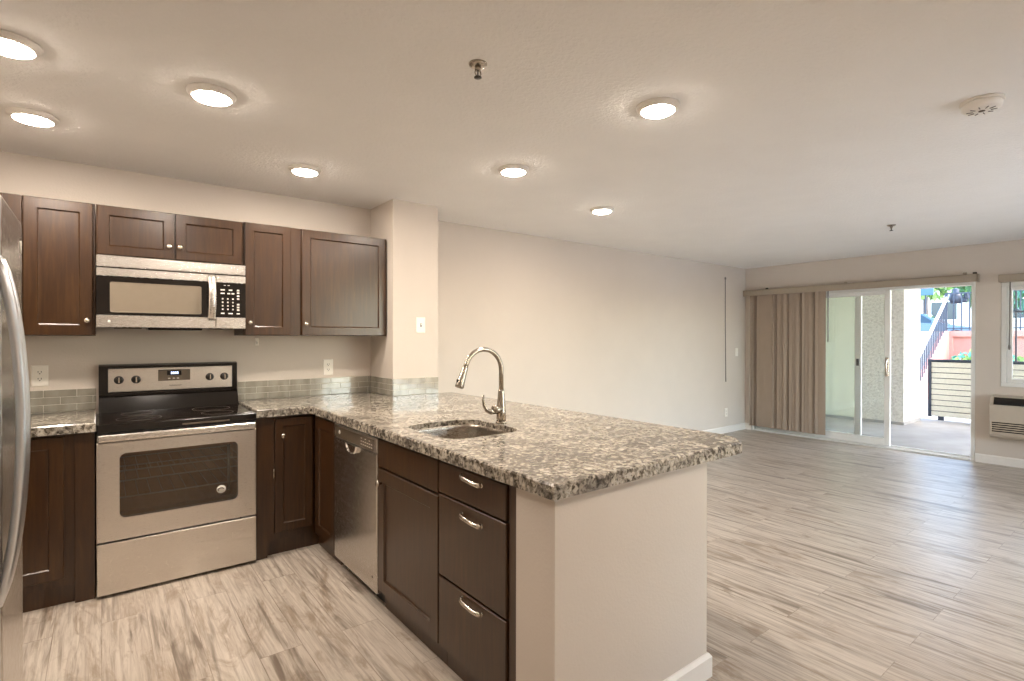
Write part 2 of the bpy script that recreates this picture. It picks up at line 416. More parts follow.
skirting('baseboard_peninsula', [(1.945, PY), (1.945, 1.207), (1.108, 1.207), (1.108, 1.40)][::-1][1:][::-1] and [(1.108, 1.207), (1.945, 1.207), (1.945, PY)][::-1])
skirting('baseboard_living', [(XF, YL), (PX1, YL)])
skirting('baseboard_far', [(XF, YB), (XF, DY0 - 0.004)])
skirting('baseboard_corner', [(XF, DY1 + 0.004), (XF, YL - 0.016)])

# ------------------------------------------------------------------ refrigerator
FXF = -0.205; FY0, FY1, FH = 1.46, 2.372, 1.752
fr = thing('refrigerator', 'stainless steel refrigerator with tall curved handles at the left edge', 'refrigerator', (-0.56, (FY0 + FY1) / 2, 0))
bm = NB(); box(bm, -0.95, FXF - 0.075, FY0 + 0.01, FY1 - 0.01, 0.03, FH - 0.01, bev=0.006); box(bm, -0.90, FXF - 0.12, FY0 + 0.05, FY1 - 0.05, 0.0, 0.03)
part('body', bm, 'blackmatte', fr)
FR = lambda u, v, w: (FXF - w, u, v)                # faces +X
YM = 1.905
for i, (a, c) in enumerate(((FY0, YM - 0.003), (YM + 0.003, FY1))):
    bm = NB()
    box(bm, FXF - 0.07, FXF, a, c, 0.05, FH, bev=0.010, seg=3)
    d = part('door', bm, 'steelv', fr)
    yh = YM - 0.040 if i == 0 else YM + 0.030
    bm = NB(); pts = []; rad = []
    z0, z1 = 0.69, 1.58
    for k in range(25):
        s = -1 + 2 * k / 24
        pts.append((FXF - 0.006 + 0.048 * (1 - s * s) ** 0.75, yh, (z0 + z1) / 2 + s * (z1 - z0) / 2)); rad.append(0.015)
    tube(bm, pts, rad, 12, flat=0.8, upv=(0, 1, 0))
    part('handle', bm, 'satin', d)
    if i == 1:
        bm = NB(); Y0, Z0 = FY1 - 0.055, 1.665
        tube(bm, [(FXF + 0.001, Y0 + 0.010 * math.cos(a_), Z0 + 0.018 * math.sin(a_)) for a_ in [0.3 + 0.45 * k for k in range(12)]], 0.0028, 8)
        tube(bm, [(FXF + 0.001, Y0 - 0.004, Z0 + 0.012), (FXF + 0.001, Y0, Z0), (FXF + 0.001, Y0 + 0.007, Z0 - 0.012)], 0.0028, 8)
        part('emblem', bm, 'marks', d)

# ------------------------------------------------------------------ wall cabinets
UF = 3.815                                           # door faces
def wall_cabinet(label, x0, x1, z0, z1, doors, stile=0.055):
    t = thing('wall_cabinet', label, 'cabinet', ((x0 + x1) / 2, (UF + YW) / 2, z0))
    bm = NB(); box(bm, x0, x1, UF + 0.021, YW - 0.001, z0, z1, bev=0.001); part('body', bm, 'wood', t)
    for (a, c, zz0, zz1, ku, kv) in doors:
        bm = NB(); panel_front(bm, FY(UF), a, c, zz0, zz1, stile); d = part('door', bm, 'wood', t)
        if ku is not None: knob(FY(UF), ku, kv, d)
    return t
ZB, ZT = 1.385, 2.135
wall_cabinet('dark brown wall cabinet partly hidden behind the refrigerator top', XL + 0.002, -0.3335, ZB, ZT, [(-0.88, -0.405, ZB + .004, ZT - .004, -0.44, 1.47)])
wall_cabinet('tall dark brown wall cabinet left of the microwave', -0.331, -0.024, ZB, ZT, [(-0.327, -0.036, ZB + .002, ZT - .004, -0.061, 1.470)])
wall_cabinet('short two door dark brown wall cabinet above the microwave', -0.021, 0.739, 1.845, ZT, [(-0.015, 0.354, 1.850, ZT - .004, 0.327, 1.925), (0.362, 0.731, 1.850, ZT - .004, 0.383, 1.925)], 0.052)
wall_cabinet('narrow dark brown wall cabinet right of the microwave', 0.7415, 1.1035, ZB + .005, ZT + .003, [(0.7475, 1.036, ZB + .008, ZT, 0.774, 1.474)], 0.052)
wall_cabinet('wide single door dark brown wall cabinet beside the pillar', 1.1055, 1.747, ZB + .005, ZT + .003, [(1.110, 1.735, ZB + .008, ZT, 1.133, 1.472)], 0.056)

# ------------------------------------------------------------------ microwave
mw = thing('microwave', 'stainless steel over the range microwave under the short cabinet', 'microwave', (0.356, 3.94, 1.43))
MX0, MX1, MF, MZ0, MZ1 = -0.0205, 0.7375, 3.745, 1.432, 1.839
F = FY(MF)
bm = NB(); box(bm, MX0, MX1, MF + 0.03, YW - 0.002, MZ0 + 0.002, MZ1, bev=0.003); part('body', bm, 'blackmatte', mw)
bm = NB(); fbox(bm, F, MX0, MX1, 1.775, MZ1, 0, 0.03, bev=0.004); part('vent_panel', bm, 'steelband', mw)
bm = NB(); fbox(bm, F, MX0 + .003, MX1 - .003, 1.767, 1.776, 0.006, 0.03); part('vent_gap', bm, 'black', mw)
DX = 0.568
bm = NB(); fbox(bm, F, MX0, DX - 0.001, 1.722, 1.768, 0, 0.03, bev=0.003); fbox(bm, F, MX0, DX - 0.001, MZ0, 1.502, 0, 0.03, bev=0.003)
fbox(bm, F, MX0, DX - 0.001, 1.5015, 1.7225, 0.004, 0.03, 1)
door = part('door', bm, ['steelband', 'black'], mw)
bm = NB(); loft(bm, [[F(a, c, w) for a, c in rrect(0.040 + i, 0.490 - i, 1.518 + i, 1.690 - i, 0.010)] for i, w in ((0, 0.0045), (0, 0.002), (0.003, 0.002), (0.006, 0.0035))]); part('window', bm, 'mwscreen', door)
bm = NB(); pts = []
for k in range(17):
    s = -1 + 2 * k / 16; pts.append(F(0.544, 1.623 + s * 0.138, -0.004 - 0.040 * (1 - abs(s) ** 2.2)))
tube(bm, pts, 0.021, 14, flat=0.5, upv=(1, 0, 0)); part('handle', bm, 'steelband', door)
bm = NB(); fbox(bm, F, DX + 0.001, MX1, 1.502, 1.7225, 0.004, 0.03, 1); fbox(bm, F, DX + 0.001, MX1, 1.722, 1.768, 0, 0.03, 0, bev=0.003); fbox(bm, F, DX + 0.001, MX1, MZ0, 1.502, 0, 0.03, 0, bev=0.003)
cp = part('control_panel', bm, ['steelband', 'black'], mw)
KEYS = [(0.606 + c * 0.029, 1.554 + 0.022 * r, .0042, .0042) for r in range(4) for c in range(3)]
KEYS += [(0.606, 1.528, .010, .004), (0.650, 1.528, .013, .004), (0.694, 1.528, .009, .004)]
KEYS += [(0.606, 1.654, .011, .004), (0.640, 1.654, .008, .004), (0.664, 1.654, .008, .004), (0.606, 1.676, .012, .004), (0.650, 1.676, .010, .004)]
KEYS += [(0.694, vv, .007, .005) for vv in (1.551, 1.568, 1.586, 1.622, 1.640, 1.660, 1.676)] + [(0.618, 1.705, .006, .0015), (0.640, 1.705, .006, .0015)]
for u, vv, w_, h_ in KEYS:
    bm = NB(); fbox(bm, F, u - w_, u + w_, vv - h_, vv + h_, 0.002, 0.0045); part('button', bm, 'marks', cp)
for xa in (0.06, 0.54):
    bm = NB(); box(bm, xa, xa + 0.13, 3.80, 3.92, MZ0 - 0.006, MZ0 + 0.003); part('vent_filter', bm, 'grey', mw)
bm = NB(); box(bm, 0.22, 0.50, 3.79, 4.0, MZ0 - 0.012, MZ0 + 0.003, bev=0.004); part('vent_underside', bm, 'black', mw)
bm = NB(); lathe(bm, [(0.008, -0.001), (0.008, 0.001), (0.006, 0.0015), (0, 0.0015)], 20, facing(F, 0.036, 1.466)); part('emblem', bm, 'marks', door)

# ------------------------------------------------------------------ range
RX0, RX1, RF = -0.0195, 0.7465, 3.4965
rg = thing('range', 'stainless steel electric range with black glass cooktop between base cabinets', 'stove', ((RX0 + RX1) / 2, 3.8, 0))
F = FY(RF)
bm = NB()
box(bm, RX0 + .004, RX0 + .03, RF + 0.045, 4.10, 0.02, 0.90); box(bm, RX1 - .03, RX1 - .004, RF + 0.045, 4.10, 0.02, 0.90)
box(bm, RX0 + .03, RX1 - .03, 4.04, 4.10, 0.02, 0.90); box(bm, RX0 + .03, RX1 - .03, RF + 0.045, 4.04, 0.02, 0.30); box(bm, RX0 + .03, RX1 - .03, RF + 0.045, 4.04, 0.80, 0.90)
box(bm, RX0 + .03, RX1 - .03, RF + 0.10, 4.06, 0.0, 0.03)
part('body', bm, 'blackmatte', rg)
bm = NB(); box(bm, RX0 + .0302, RX1 - .0302, 4.030, 4.0395, 0.30, 0.80); box(bm, RX0 + .0302, RX0 + .036, RF + .05, 4.03, .30, .80); box(bm, RX1 - .036, RX1 - .0302, RF + .05, 4.03, .30, .80); box(bm, RX0 + .036, RX1 - .036, RF + .05, 4.03, .3002, .306); part('oven_cavity', bm, 'ovencavity', rg)
for zz in (0.50, 0.59, 0.645):
    bm = NB()
    tube(bm, [(RX0 + 0.05, RF + 0.09, zz), (RX1 - 0.05, RF + 0.09, zz)], 0.0045, 8); tube(bm, [(RX0 + 0.05, 4.0, zz), (RX1 - 0.05, 4.0, zz)], 0.004, 8)
    for k in range(12):
        x = RX0 + 0.07 + k * (RX1 - RX0 - 0.14) / 11
        tube(bm, [(x, RF + 0.09, zz), (x, 4.0, zz)], 0.002, 6)
    part('oven_rack', bm, 'marks', rg)
# oven door: frame with window opening
bm = NB(); a, c, z0, z1 = RX0, RX1, 0.297, 0.820
wu0, wu1, wv0, wv1 = 0.077, 0.646, 0.412, 0.757
inner = rrect(wu0, wu1, wv0, wv1, 0.03, 6); n = len(inner)
def outer_like(ins):
    out = []
    cx, cy = (a + c) / 2, (z0 + z1) / 2
    for (u, v_) in inner:
        du, dv = u - (wu0 + wu1) / 2, v_ - (wv0 + wv1) / 2
        out.append((u, v_, du, dv))
    P = []
    for i, (u, v_, du, dv) in enumerate(out):
        q = i // 7; k = i % 7
        ou = (c - ins) if q in (0, 3) else (a + ins); ov = (z1 - ins) if q in (0, 1) else (z0 + ins)
        if q in (0, 2): first = (ou, min(max(v_, z0 + ins), z1 - ins)); second = (u, ov)
        else: first = (u, ov); second = (ou, v_)
        P.append(first if k < 3 else ((ou, ov) if k == 3 else second))
    return P
loops = [[F(u, v_, w) for u, v_ in outer_like(i)] for i, w in ((0, 0.04), (0, 0.004), (0.004, 0))]
loops += [[F(u, v_, w) for u, v_ in inner] for w in (0.0, 0.004, 0.04)]
loft(bm, loops + [loops[0]], caps=False)
od = part('oven_door', bm, 'steel', rg)
bm = NB(); loft(bm, [[F(u, v_, w) for u, v_ in rrect(wu0 + .0005, wu1 - .0005, wv0 + .0005, wv1 - .0005, 0.03, 6)] for w in (0.006, 0.012)]); part('oven_window', bm, 'ovenglass', od)
bm = NB(); box(bm, 0.590, 0.606, RF + 0.013, RF + 0.02, 0.47, 0.74); part('window_strip', bm, 'black', od)
bm = NB(); lathe(bm, [(0.024, 0), (0.024, 0.0015), (0.0, 0.002)], 28, facing(F, 0.558, 0.484, 0.0055)); bd = part('round_sticker', bm, 'marks', od, 'round white sticker with dark swoosh')
bm = NB(); tube(bm, [F(0.558 + 0.011 * math.cos(t) * (1 + .2 * t), 0.484 + 0.007 * math.sin(t) * (1 + .1 * t), 0.003) for t in [k * 0.5 for k in range(9)]], 0.0028, 6); part('swoosh_mark', bm, 'slot', bd)
bm = NB(); tube(bm, [F(RX0 + 0.012, 0.842, 0.0), F(RX1 - 0.012, 0.842, 0.0)], [0.019, 0.019], 16, flat=0.55, upv=(0, 0, 1))
fbox(bm, F, RX0 + .002, RX1 - .002, 0.825, 0.862, -0.012, 0.012, bev=0.008, seg=3); part('handle', bm, 'steelband', od)
bm = NB(); fbox(bm, F, RX0 + .003, RX1 - .003, 0.82, 0.872, 0.014, 0.05); part('front_gap', bm, 'blackmatte', rg)
bm = NB(); fbox(bm, F, RX0, RX1, 0.018, 0.289, 0, 0.04, bev=0.005, seg=2); part('storage_drawer', bm, 'steel', rg)
# cooktop
bm = NB()
box(bm, RX0, RX1, RF - 0.004, 4.06, 0.872, 0.918, bev=0.008, seg=3)
ct = part('cooktop', bm, 'black', rg)
bm = NB(); box(bm, RX0 + 0.018, RX1 - 0.018, RF + 0.03, 3.985, 0.917, 0.9205, bev=0.001); gl = part('glass_surface', bm, 'cooktop', ct)
for (x, y, r) in ((0.17, 3.64, 0.105), (0.56, 3.64, 0.085), (0.17, 3.87, 0.078), (0.56, 3.87, 0.105)):
    bm = NB(); tube(bm, [(x + r * math.cos(k * PI / 24), y + r * math.sin(k * PI / 24), 0.9204) for k in range(49)], 0.0012, 6); part('burner_ring', bm, 'ringgrey', ct)
bm = NB(); fbox(bm, F, 0.36, 0.60, 0.881, 0.893, -0.0045, 0.0, bev=0.002); part('front_strip', bm, 'grey', ct)  # lighter grey strip set on the cooktop's front edge
# backguard
F = FY(4.081)
bm = NB(); prism(bm, [(4.03, 0.905), (4.071, 1.005), (4.086, 1.02), (4.083, 1.200), (4.115, 1.208), (4.130, 1.18), (4.130, 0.905)], RX0 + 0.008, RX1 + 0.002, axis='X'); bgd = part('backguard', bm, 'black', rg)
bm = NB(); fbox(bm, F, 0.034, 0.717, 1.036, 1.183, -0.004, 0.010, bev=0.003); cpl = part('control_panel', bm, 'steel', rg)
bm = NB(); fbox(bm, F, 0.290, 0.467, 1.096, 1.168, -0.006, 0.0, bev=0.002); part('display', bm, 'grey', cpl)
bm = NB(); fbox(bm, F, 0.338, 0.416, 1.130, 1.160, -0.0075, -0.003); part('clock_window', bm, 'black', cpl)
bm = NB()
for u in (0.363, 0.374, 0.385, 0.396): fbox(bm, F, u - 0.004, u + 0.004, 1.138, 1.153, -0.0085, -0.006)
part('clock_digits', bm, 'clock', cpl)
bm = NB()
for u in (0.350, 0.375, 0.398): fbox(bm, F, u - .006, u + .006, 1.108, 1.113, -0.0075, -0.004)
part('display_marks', bm, 'marks', cpl)
bm = NB(); tube(bm, [F(0.350 + 0.0045 * k, 1.064 + 0.004 * math.sin(k * 1.9), -0.0042) for k in range(16)], 0.0014, 6); part('script_emblem', bm, 'grey', cpl)
for u in (0.087, 0.174, 0.581, 0.668):
    bm = NB(); lathe(bm, [(0.025, -0.001), (0.025, 0.004), (0.021, 0.008), (0.019, 0.024), (0.016, 0.027), (0, 0.027)], 24, facing(F, u, 1.111, -0.003)); kb = part('knob', bm, 'blackmatte', cpl)
    bm = NB(); fbox(bm, F, u - 0.003, u + 0.004, 1.094, 1.129, -0.033, -0.025, bev=0.001); part('knob_grip', bm, 'nickel', kb)

# ------------------------------------------------------------------ base cabinets
BF = 3.527
def base_kick(bm, x0, x1, y): box(bm, x0, x1, y, y + 0.02, 0.0, 0.11)
t = thing('base_cabinet', 'dark brown base cabinet left of the range behind the refrigerator', 'cabinet', (-0.5, 3.83, 0))
bm = NB(); box(bm, XL + .002, -0.026, BF + 0.021, YW - .002, 0.10, CB - .001); box(bm, XL + .002, -0.108, BF + .045, YW - .002, 0, 0.10); box(bm, -0.108, -0.026, BF + 0.012, YW - .002, 0, CB - .001, bev=0.001)
part('body', bm, 'wood', t)
bm = NB(); panel_front(bm, FY(BF), -0.555, -0.151, 0.142, 0.868, 0.056); d = part('door', bm, 'wood', t); knob(FY(BF), -0.52, 0.76, d)
t = thing('base_cabinet', 'dark brown corner base cabinet right of the range', 'cabinet', (1.2, 3.83, 0))
bm = NB(); prism(bm, [(0.7535, BF + .008), (0.856, BF + .008), (0.856, BF + .021), (1.121, BF + .021), (1.121, 3.150), (1.733, 3.150), (1.733, YW - .002), (0.7535, YW - .002)], 0.10, CB - .001)
prism(bm, [(0.7535, BF + .008), (0.818, BF + .008), (0.818, BF + .045), (1.145, BF + .045), (1.145, 3.150), (1.733, 3.150), (1.733, YW - .002), (0.7535, YW - .002)], 0.0, 0.10)
part('body', bm, 'wood', t)
bm = NB(); panel_front(bm, FY(BF), 0.861, 1.097, 0.148, 0.866, 0.05); d = part('door', bm, 'wood', t); knob(FY(BF), 0.906, 0.757, d)
bm = NB(); tube(bm, [(0.858, BF + .012, 0.49), (0.858, BF + .012, 0.55)], 0.006, 10); part('hinge', bm, 'nickel', d)
bm = NB(); panel_front(bm, FX(1.100), 3.152, 3.505, 0.10, 0.866, 0.07); part('corner_panel', bm, 'wood', t)

# peninsula units, fronts facing the kitchen
PXF = 1.100; F = FX(PXF)
dw = thing('dishwasher', 'stainless steel dishwasher in the peninsula beside the corner cabinet', 'dishwasher', (1.4, 2.84, 0))
D0, D1 = 2.529, 3.143
bm = NB(); box(bm, PXF + .05, 1.69, D0 + .004, D1 - .002, 0.09, 0.872); box(bm, PXF + .06, 1.5, D0 + .02, D1 - .02, 0.0, 0.09); part('body', bm, 'blackmatte', dw)
bm = NB(); fbox(bm, F, D0, D1, 0.072, 0.785, 0, 0.049, bev=0.006, seg=2); dd = part('door', bm, 'steelv', dw)
bm = NB(); fbox(bm, F, D0, D1, 0.787, 0.866, 0, 0.049, bev=0.005, seg=2); fc = part('fascia', bm, 'steel', dw)
bm = NB(); loft(bm, [[F(u, v_, w) for u, v_ in rrect(D0 + .035, D1 - .025, 0.793, 0.853, 0.005, 3)] for w in (0.001, -0.001)]); cpn = part('control_strip', bm, 'grey', fc)
bm = NB(); lathe(bm, [(0.012, 0), (0.012, 0.003), (0, 0.004)], 18, facing(F, D1 - 0.095, 0.825, -0.001)); part('start_button', bm, 'marks', fc)
bm = NB()
for k in range(6):
    for r in range(2 + (k % 2)):
        u = D0 + 0.06 + k * 0.027; fbox(bm, F, u - 0.008, u + 0.008, 0.805 + r * 0.016, 0.809 + r * 0.016, -0.0018, 0.0)
part('printed_marks', bm, 'marks', fc)
bm = NB(); pts = []
for k in range(13):
    a_ = PI * k / 12; pts.append(F(2.84 + 0.075 * math.cos(a_), 0.780 - 0.045 * math.sin(a_), -0.012))
loft(bm, [[F(2.84 + 0.078 * math.cos(PI * k / 12) * s, 0.784 - 0.050 * math.sin(PI * k / 12) * s, w) for k in range(13)] for s, w in ((1, 0.002), (1, -0.012), (0.9, -0.018), (0.8, -0.012))]); part('pocket_handle', bm, 'chrome', dd)
bm = NB(); lathe(bm, [(0.006, 0), (0.006, .001), (0, .0012)], 16, facing(F, D0 + 0.055, 0.145)); part('emblem', bm, 'grey', dd)

t = thing('sink_cabinet', 'dark brown sink base cabinet between dishwasher and drawers', 'cabinet', (1.42, 2.21, 0))
S0, S1 = 1.9145, 2.512
bm = NB(); box(bm, PXF + .021, 1.145, S0 - .002, 2.5255, 0.10, CB - .002); box(bm, 1.145, 1.73, S0 - .002, S0 + .016, 0.0, CB - .002); box(bm, 1.145, 1.73, 2.509, 2.5255, 0.0, CB - .002); box(bm, 1.715, 1.73, S0 + .016, 2.509, 0, CB - .002); box(bm, 1.145, 1.715, S0 + .016, 2.509, 0, 0.11)
part('body', bm, 'wood', t)
bm = NB(); panel_front(bm, F, S0, S1, 0.731, 0.868); part('false_drawer_front', bm, 'wood', t)
bm = NB(); panel_front(bm, F, S0, S1, 0.105, 0.720, 0.065); d = part('door', bm, 'wood', t); knob(F, 2.468, 0.652, d)
t = thing('drawer_cabinet', 'dark brown three drawer base cabinet at the peninsula end', 'cabinet', (1.42, 1.66, 0))
bm = NB(); box(bm, PXF + .021, 1.145, 1.402, S0 - .004, 0.10, CB - .002); box(bm, 1.145, 1.73, 1.402, S0 - .004, 0.0, CB - .002); box(bm, PXF + .010, PXF + .021, 1.402, 1.443, 0.10, CB - .002)
part('body', bm, 'wood', t)
for (v0, v1, pv) in ((0.741, 0.868, 0.838), (0.402, 0.733, 0.688), (0.105, 0.393, 0.365)):
    bm = NB(); panel_front(bm, F, 1.447, 1.9055, v0, v1); d = part('drawer', bm, 'wood', t); pull(F, 1.660, pv, d)

# ------------------------------------------------------------------ worktops
def slab_with_hole(bm, outer, hole, z0, z1, bev=0.006):
    def ring(poly, z): return [bm.verts.new((x, y, z)) for x, y in poly]
    def inset(poly, d):
        n_ = len(poly); out = []
        for i in range(n_):
            p0, p1, p2 = Vector(poly[i - 1]), Vector(poly[i]), Vector(poly[(i + 1) % n_])
            d0 = (p1 - p0).normalized(); d1 = (p2 - p1).normalized(); n0 = Vector((-d0.y, d0.x)); n1 = Vector((-d1.y, d1.x))
            nn = n0 + n1; nn = nn / max(nn.dot(n0), 1e-6); out.append(tuple(p1 + nn * d))
        return out
    top_o = ring(inset(outer, bev), z1); mid_o = ring(outer, z1 - bev); low_o = ring(outer, z0)
    n_ = len(outer)
    for A, B in ((top_o, mid_o), (mid_o, low_o)):
        for i in range(n_):
            bm.faces.new((A[i], A[(i + 1) % n_], B[(i + 1) % n_], B[i]))
    if not hole:
        bm.faces.new(top_o); bm.faces.new(low_o[::-1]); return
    th_ = ring(hole, z1); lh = ring(hole, z0); k = len(hole)
    for i in range(k): bm.faces.new((th_[i], th_[(i + 1) % k], lh[(i + 1) % k], lh[i]))
    for O_, H_ in ((top_o, th_), (low_o, lh)):
        es = []
        for R in (O_, H_):
            for i in range(len(R)):
                es.append(bm.edges.get((R[i], R[(i + 1) % len(R)])))
        bmesh.ops.triangle_fill(bm, use_beauty=True, use_dissolve=False, edges=es)
bm = NB(); slab_with_hole(bm, [(XL + .002, 3.5016), (-0.0225, 3.5016), (-0.0225, YW - .011), (XL + .002, YW - .011)], None, CB, CT)
tag(link_mesh('countertop', bm, 'granite'), 'short speckled granite countertop left of the range', 'countertop')
SH = rrect(1.190, 1.605, 1.955, 2.435, 0.10, 7)
bm = NB()
outer = [(0.7495, 3.5016), (1.0746, 3.5016), (1.0746, 1.1753), (2.160, 1.1753), (2.238, 1.248), (2.272, 1.330), (2.272, PY - 0.002), (PX0 - .013, PY - 0.002), (PX0 - .013, YW - .011), (0.7495, YW - .011)]
slab_with_hole(bm, outer, SH, CB, CT)
tag(link_mesh('countertop', bm, 'granite'), 'long L shaped granite countertop with sink cutout on the peninsula', 'countertop')

# sink and faucet
sk = thing('sink', 'undermount stainless steel sink bowl in the granite countertop', 'sink', (1.3975, 2.195, 0.70))
bm = NB()
lo = []
for ins, z, r in ((0.0006, CT - .026, 0.0995), (0.004, CT - .027, 0.097), (0.005, CT - .040, 0.097), (0.012, 0.745, 0.09), (0.03, 0.718, 0.075), (0.06, 0.708, 0.05)):
    lo.append([(x, y, z) for x, y in rrect(1.190 + ins, 1.605 - ins, 1.955 + ins, 2.435 - ins, r, 7)])
for ins, z, r in ((0.058, 0.705, 0.05), (0.026, 0.715, 0.075), (0.008, 0.745, 0.09), (0.0006, CB - .014, 0.0995)):
    lo.append([(x, y, z) for x, y in rrect(1.190 + ins, 1.605 - ins, 1.955 + ins, 2.435 - ins, r, 7)])
loft(bm, lo + [lo[0]], caps=False, smooth=True)
f1 = None
prism(bm, rrect(1.190 + .0595, 1.605 - .0595, 1.955 + .0595, 2.435 - .0595, 0.05, 7), 0.7055, 0.7081)
part('bowl', bm, 'steelsink', sk)
bm = NB(); lathe(bm, [(0.045, 0.708), (0.045, 0.711), (0.036, 0.712), (0.030, 0.7095), (0, 0.7095)], 24, Matrix.Translation((1.45, 2.20, 0))); part('drain', bm, 'chrome', sk)
FXp, FYp = 1.650, 2.212
fa = thing('faucet', 'brushed nickel gooseneck pull down faucet behind the sink', 'faucet', (FXp, FYp, CT))
def at(z=0): return Matrix.Translation((FXp, FYp, z))
bm = NB(); lathe(bm, [(0.030, CT), (0.030, CT + .006), (0.026, CT + .010)], 28, at()); part('base_plate', bm, 'faucet', fa)
bm = NB(); lathe(bm, [(0.0255, CT + .008), (0.0245, CT + .06), (0.0225, CT + .09), (0.0165, CT + .165), (0.0150, CT + .175)], 24, at()); part('body', bm, 'faucet', fa)
bm = NB(); pts = [(FXp, FYp, CT + .16), (FXp, FYp, 1.20)]
cx, cz, R = FXp - 0.112, 1.205, 0.112
for k in range(21):
    a_ = math.radians(0 + 160 * k / 20); pts.append((cx + R * math.cos(a_), FYp, cz + R * math.sin(a_)))
tdir = Vector((-math.sin(math.radians(160)), 0, math.cos(math.radians(160))))
e0 = Vector(pts[-1]); pts.append(tuple(e0 + tdir * 0.015))
tube(bm, pts, 0.0125, 16, upv=(0, 1, 0)); part('spout', bm, 'faucet', fa)
bm = NB(); h0 = e0 + tdir * 0.012
mt = Matrix.Translation(h0) @ tdir.to_track_quat('Z', 'Y').to_matrix().to_4x4()
lathe(bm, [(0.0135, 0), (0.0150, 0.006), (0.0155, 0.03), (0.0200, 0.075), (0.0225, 0.100), (0.0215, 0.108), (0.017, 0.110), (0.0, 0.106)], 24, mt); sh = part('spray_head', bm, 'faucet', fa)
bm = NB(); bp = h0 + tdir * 0.072 + Vector((-0.02, 0, -0.006)); box(bm, bp.x - .005, bp.x + .005, FYp - .008, FYp + .008, bp.z - .014, bp.z + .014, bev=.003); part('spray_button', bm, 'blackmatte', sh)
bm = NB()
dirl = Vector((-0.90, 0.12, 0)).normalized(); b0 = Vector((FXp, FYp, 1.003))
tube(bm, [b0, b0 + dirl * 0.034, b0 + dirl * 0.050], [0.0235, 0.0235, 0.020], 16)
pts = [b0 + dirl * 0.040 + Vector((0, 0, -0.006)), b0 + dirl * 0.062 + Vector((0, 0, -0.010)), b0 + dirl * 0.085 + Vector((0, 0, 0.000)), b0 + dirl * 0.100 + Vector((0, 0, 0.025)), b0 + dirl * 0.106 + Vector((0, 0, 0.055)), b0 + dirl * 0.104 + Vector((0, 0, 0.080))]
tube(bm, pts, [0.018, 0.014, 0.0105, 0.0085, 0.007, 0.005], 12); part('lever_handle', bm, 'faucet', fa)

# ------------------------------------------------------------------ tile backsplash
def tiles(bm, F, u0, u1, phase):
    fbox(bm, F, u0, u1, CT + .001, 1.064, 0.002, 0.009, 1)
    h = (1.064 - CT - .001) / 3; L_ = 0.152; gq = 0.0022
    for r in range(3):
        u = u0 - ((phase + (0.5 * L_ if r == 1 else 0)) % L_)
        while u < u1:
            a, c = max(u, u0) + gq / 2, min(u + L_, u1) - gq / 2
            if c - a > 0.008: fbox(bm, F, a, c, CT + .001 + r * h + gq / 2, CT + .001 + (r + 1) * h - gq / 2, 0.0, 0.007, 0, bev=0.0012)
            u += L_
bm = NB(); tiles(bm, FY(YW - .010), XL + .003, -0.0225, 0.05); tag(link_mesh('tile_backsplash', bm, ['tile', 'grout']), 'grey glass tile backsplash strip left of the range', 'backsplash')
bm = NB(); tiles(bm, FY(YW - .010), 0.762, PX0 - .012, 0.105); tiles(bm, FX(PX0 - .011), PY - .0105, YW - .012, 0.03)
tiles(bm, FY(PY - .010 - .0005), PX0 - .0105, PX1, 0.02)
tag(link_mesh('tile_backsplash', bm, ['tile', 'grout']), 'grey glass tile backsplash running round the pillar corner', 'backsplash')

# ------------------------------------------------------------------ outlets and switches
def plate(name, label, cat, F, u, v, kind, hw=0.038, hh=0.062):
    t = thing(name, label, cat, F(u, v - hh, 0))
    bm = NB(); loft(bm, [rect_loop(F, u - hw, u + hw, v - hh, v + hh, i, w) for i, w in ((0, 0.0), (0, -0.003), (0.004, -0.006))]); part('cover_plate', bm, 'plate', t)
    if kind == 'outlet':
        for dv in (-0.020, 0.020):
            bm = NB(); loft(bm, [[F(a, c, w) for a, c in rrect(u - 0.017, u + 0.017, v + dv - 0.0145, v + dv + 0.0145, 0.008, 4)] for w in (-0.005, -0.0085)]); s = part('socket', bm, 'plate', t)
            bm = NB(); fbox(bm, F, u - .0085, u - .0055, v + dv - .001, v + dv + .008, -0.009, -0.006); fbox(bm, F, u + .0055, u + .0085, v + dv - .001, v + dv + .008, -0.009, -0.006)
            fbox(bm, F, u - .003, u + .003, v + dv - .010, v + dv - .005, -0.009, -0.006); part('slots', bm, 'slot', s)
    elif kind == 'toggle':
        bm = NB(); fbox(bm, F, u - .006, u + .006, v - .013, v + .013, -0.0075, -0.005); s = part('toggle_slot', bm, 'slot', t)
        bm = NB(); fbox(bm, F, u - .004, u + .004, v - .002, v + .010, -0.016, -0.006, bev=0.001); part('toggle', bm, 'plate', t)
    else:
        bm = NB(); fbox(bm, F, u - .016, u + .016, v - .033, v + .033, -0.0085, -0.005, bev=0.001); part('rocker', bm, 'plate', t)
    return t
plate('wall_outlet', 'white wall outlet beside the refrigerator left of the range', 'outlet', FY(YW), -0.283, 1.150, 'outlet')
plate('wall_outlet', 'white wall outlet above the tile below the wide wall cabinet', 'outlet', FY(YW), 1.400, 1.146, 'outlet')
plate('wall_outlet', 'small white outlet low on the long living room wall', 'outlet', FY(YL), 7.19, 0.295, 'outlet')
plate('light_switch', 'white toggle switch plate on the pillar front', 'switch', FY(PY), 1.985, 1.476, 'toggle', 0.039, 0.062)
plate('light_switch', 'white rocker switch on the living room wall near the far corner', 'switch', FY(YL), 7.475, 1.17, 'rocker', 0.036, 0.060)
bm = NB(); F = FY(YW)
fbox(bm, F, 0.874, 0.900, 1.318, 1.372, -0.006, 0.0, bev=0.003); tube(bm, [F(0.887, 1.345, -0.005), F(0.887, 1.333, -0.018), F(0.887, 1.338, -0.026)], 0.005, 8)
tag(link_mesh('wall_hook', bm, 'plate'), 'small white adhesive hook under the narrow wall cabinet', 'hook')
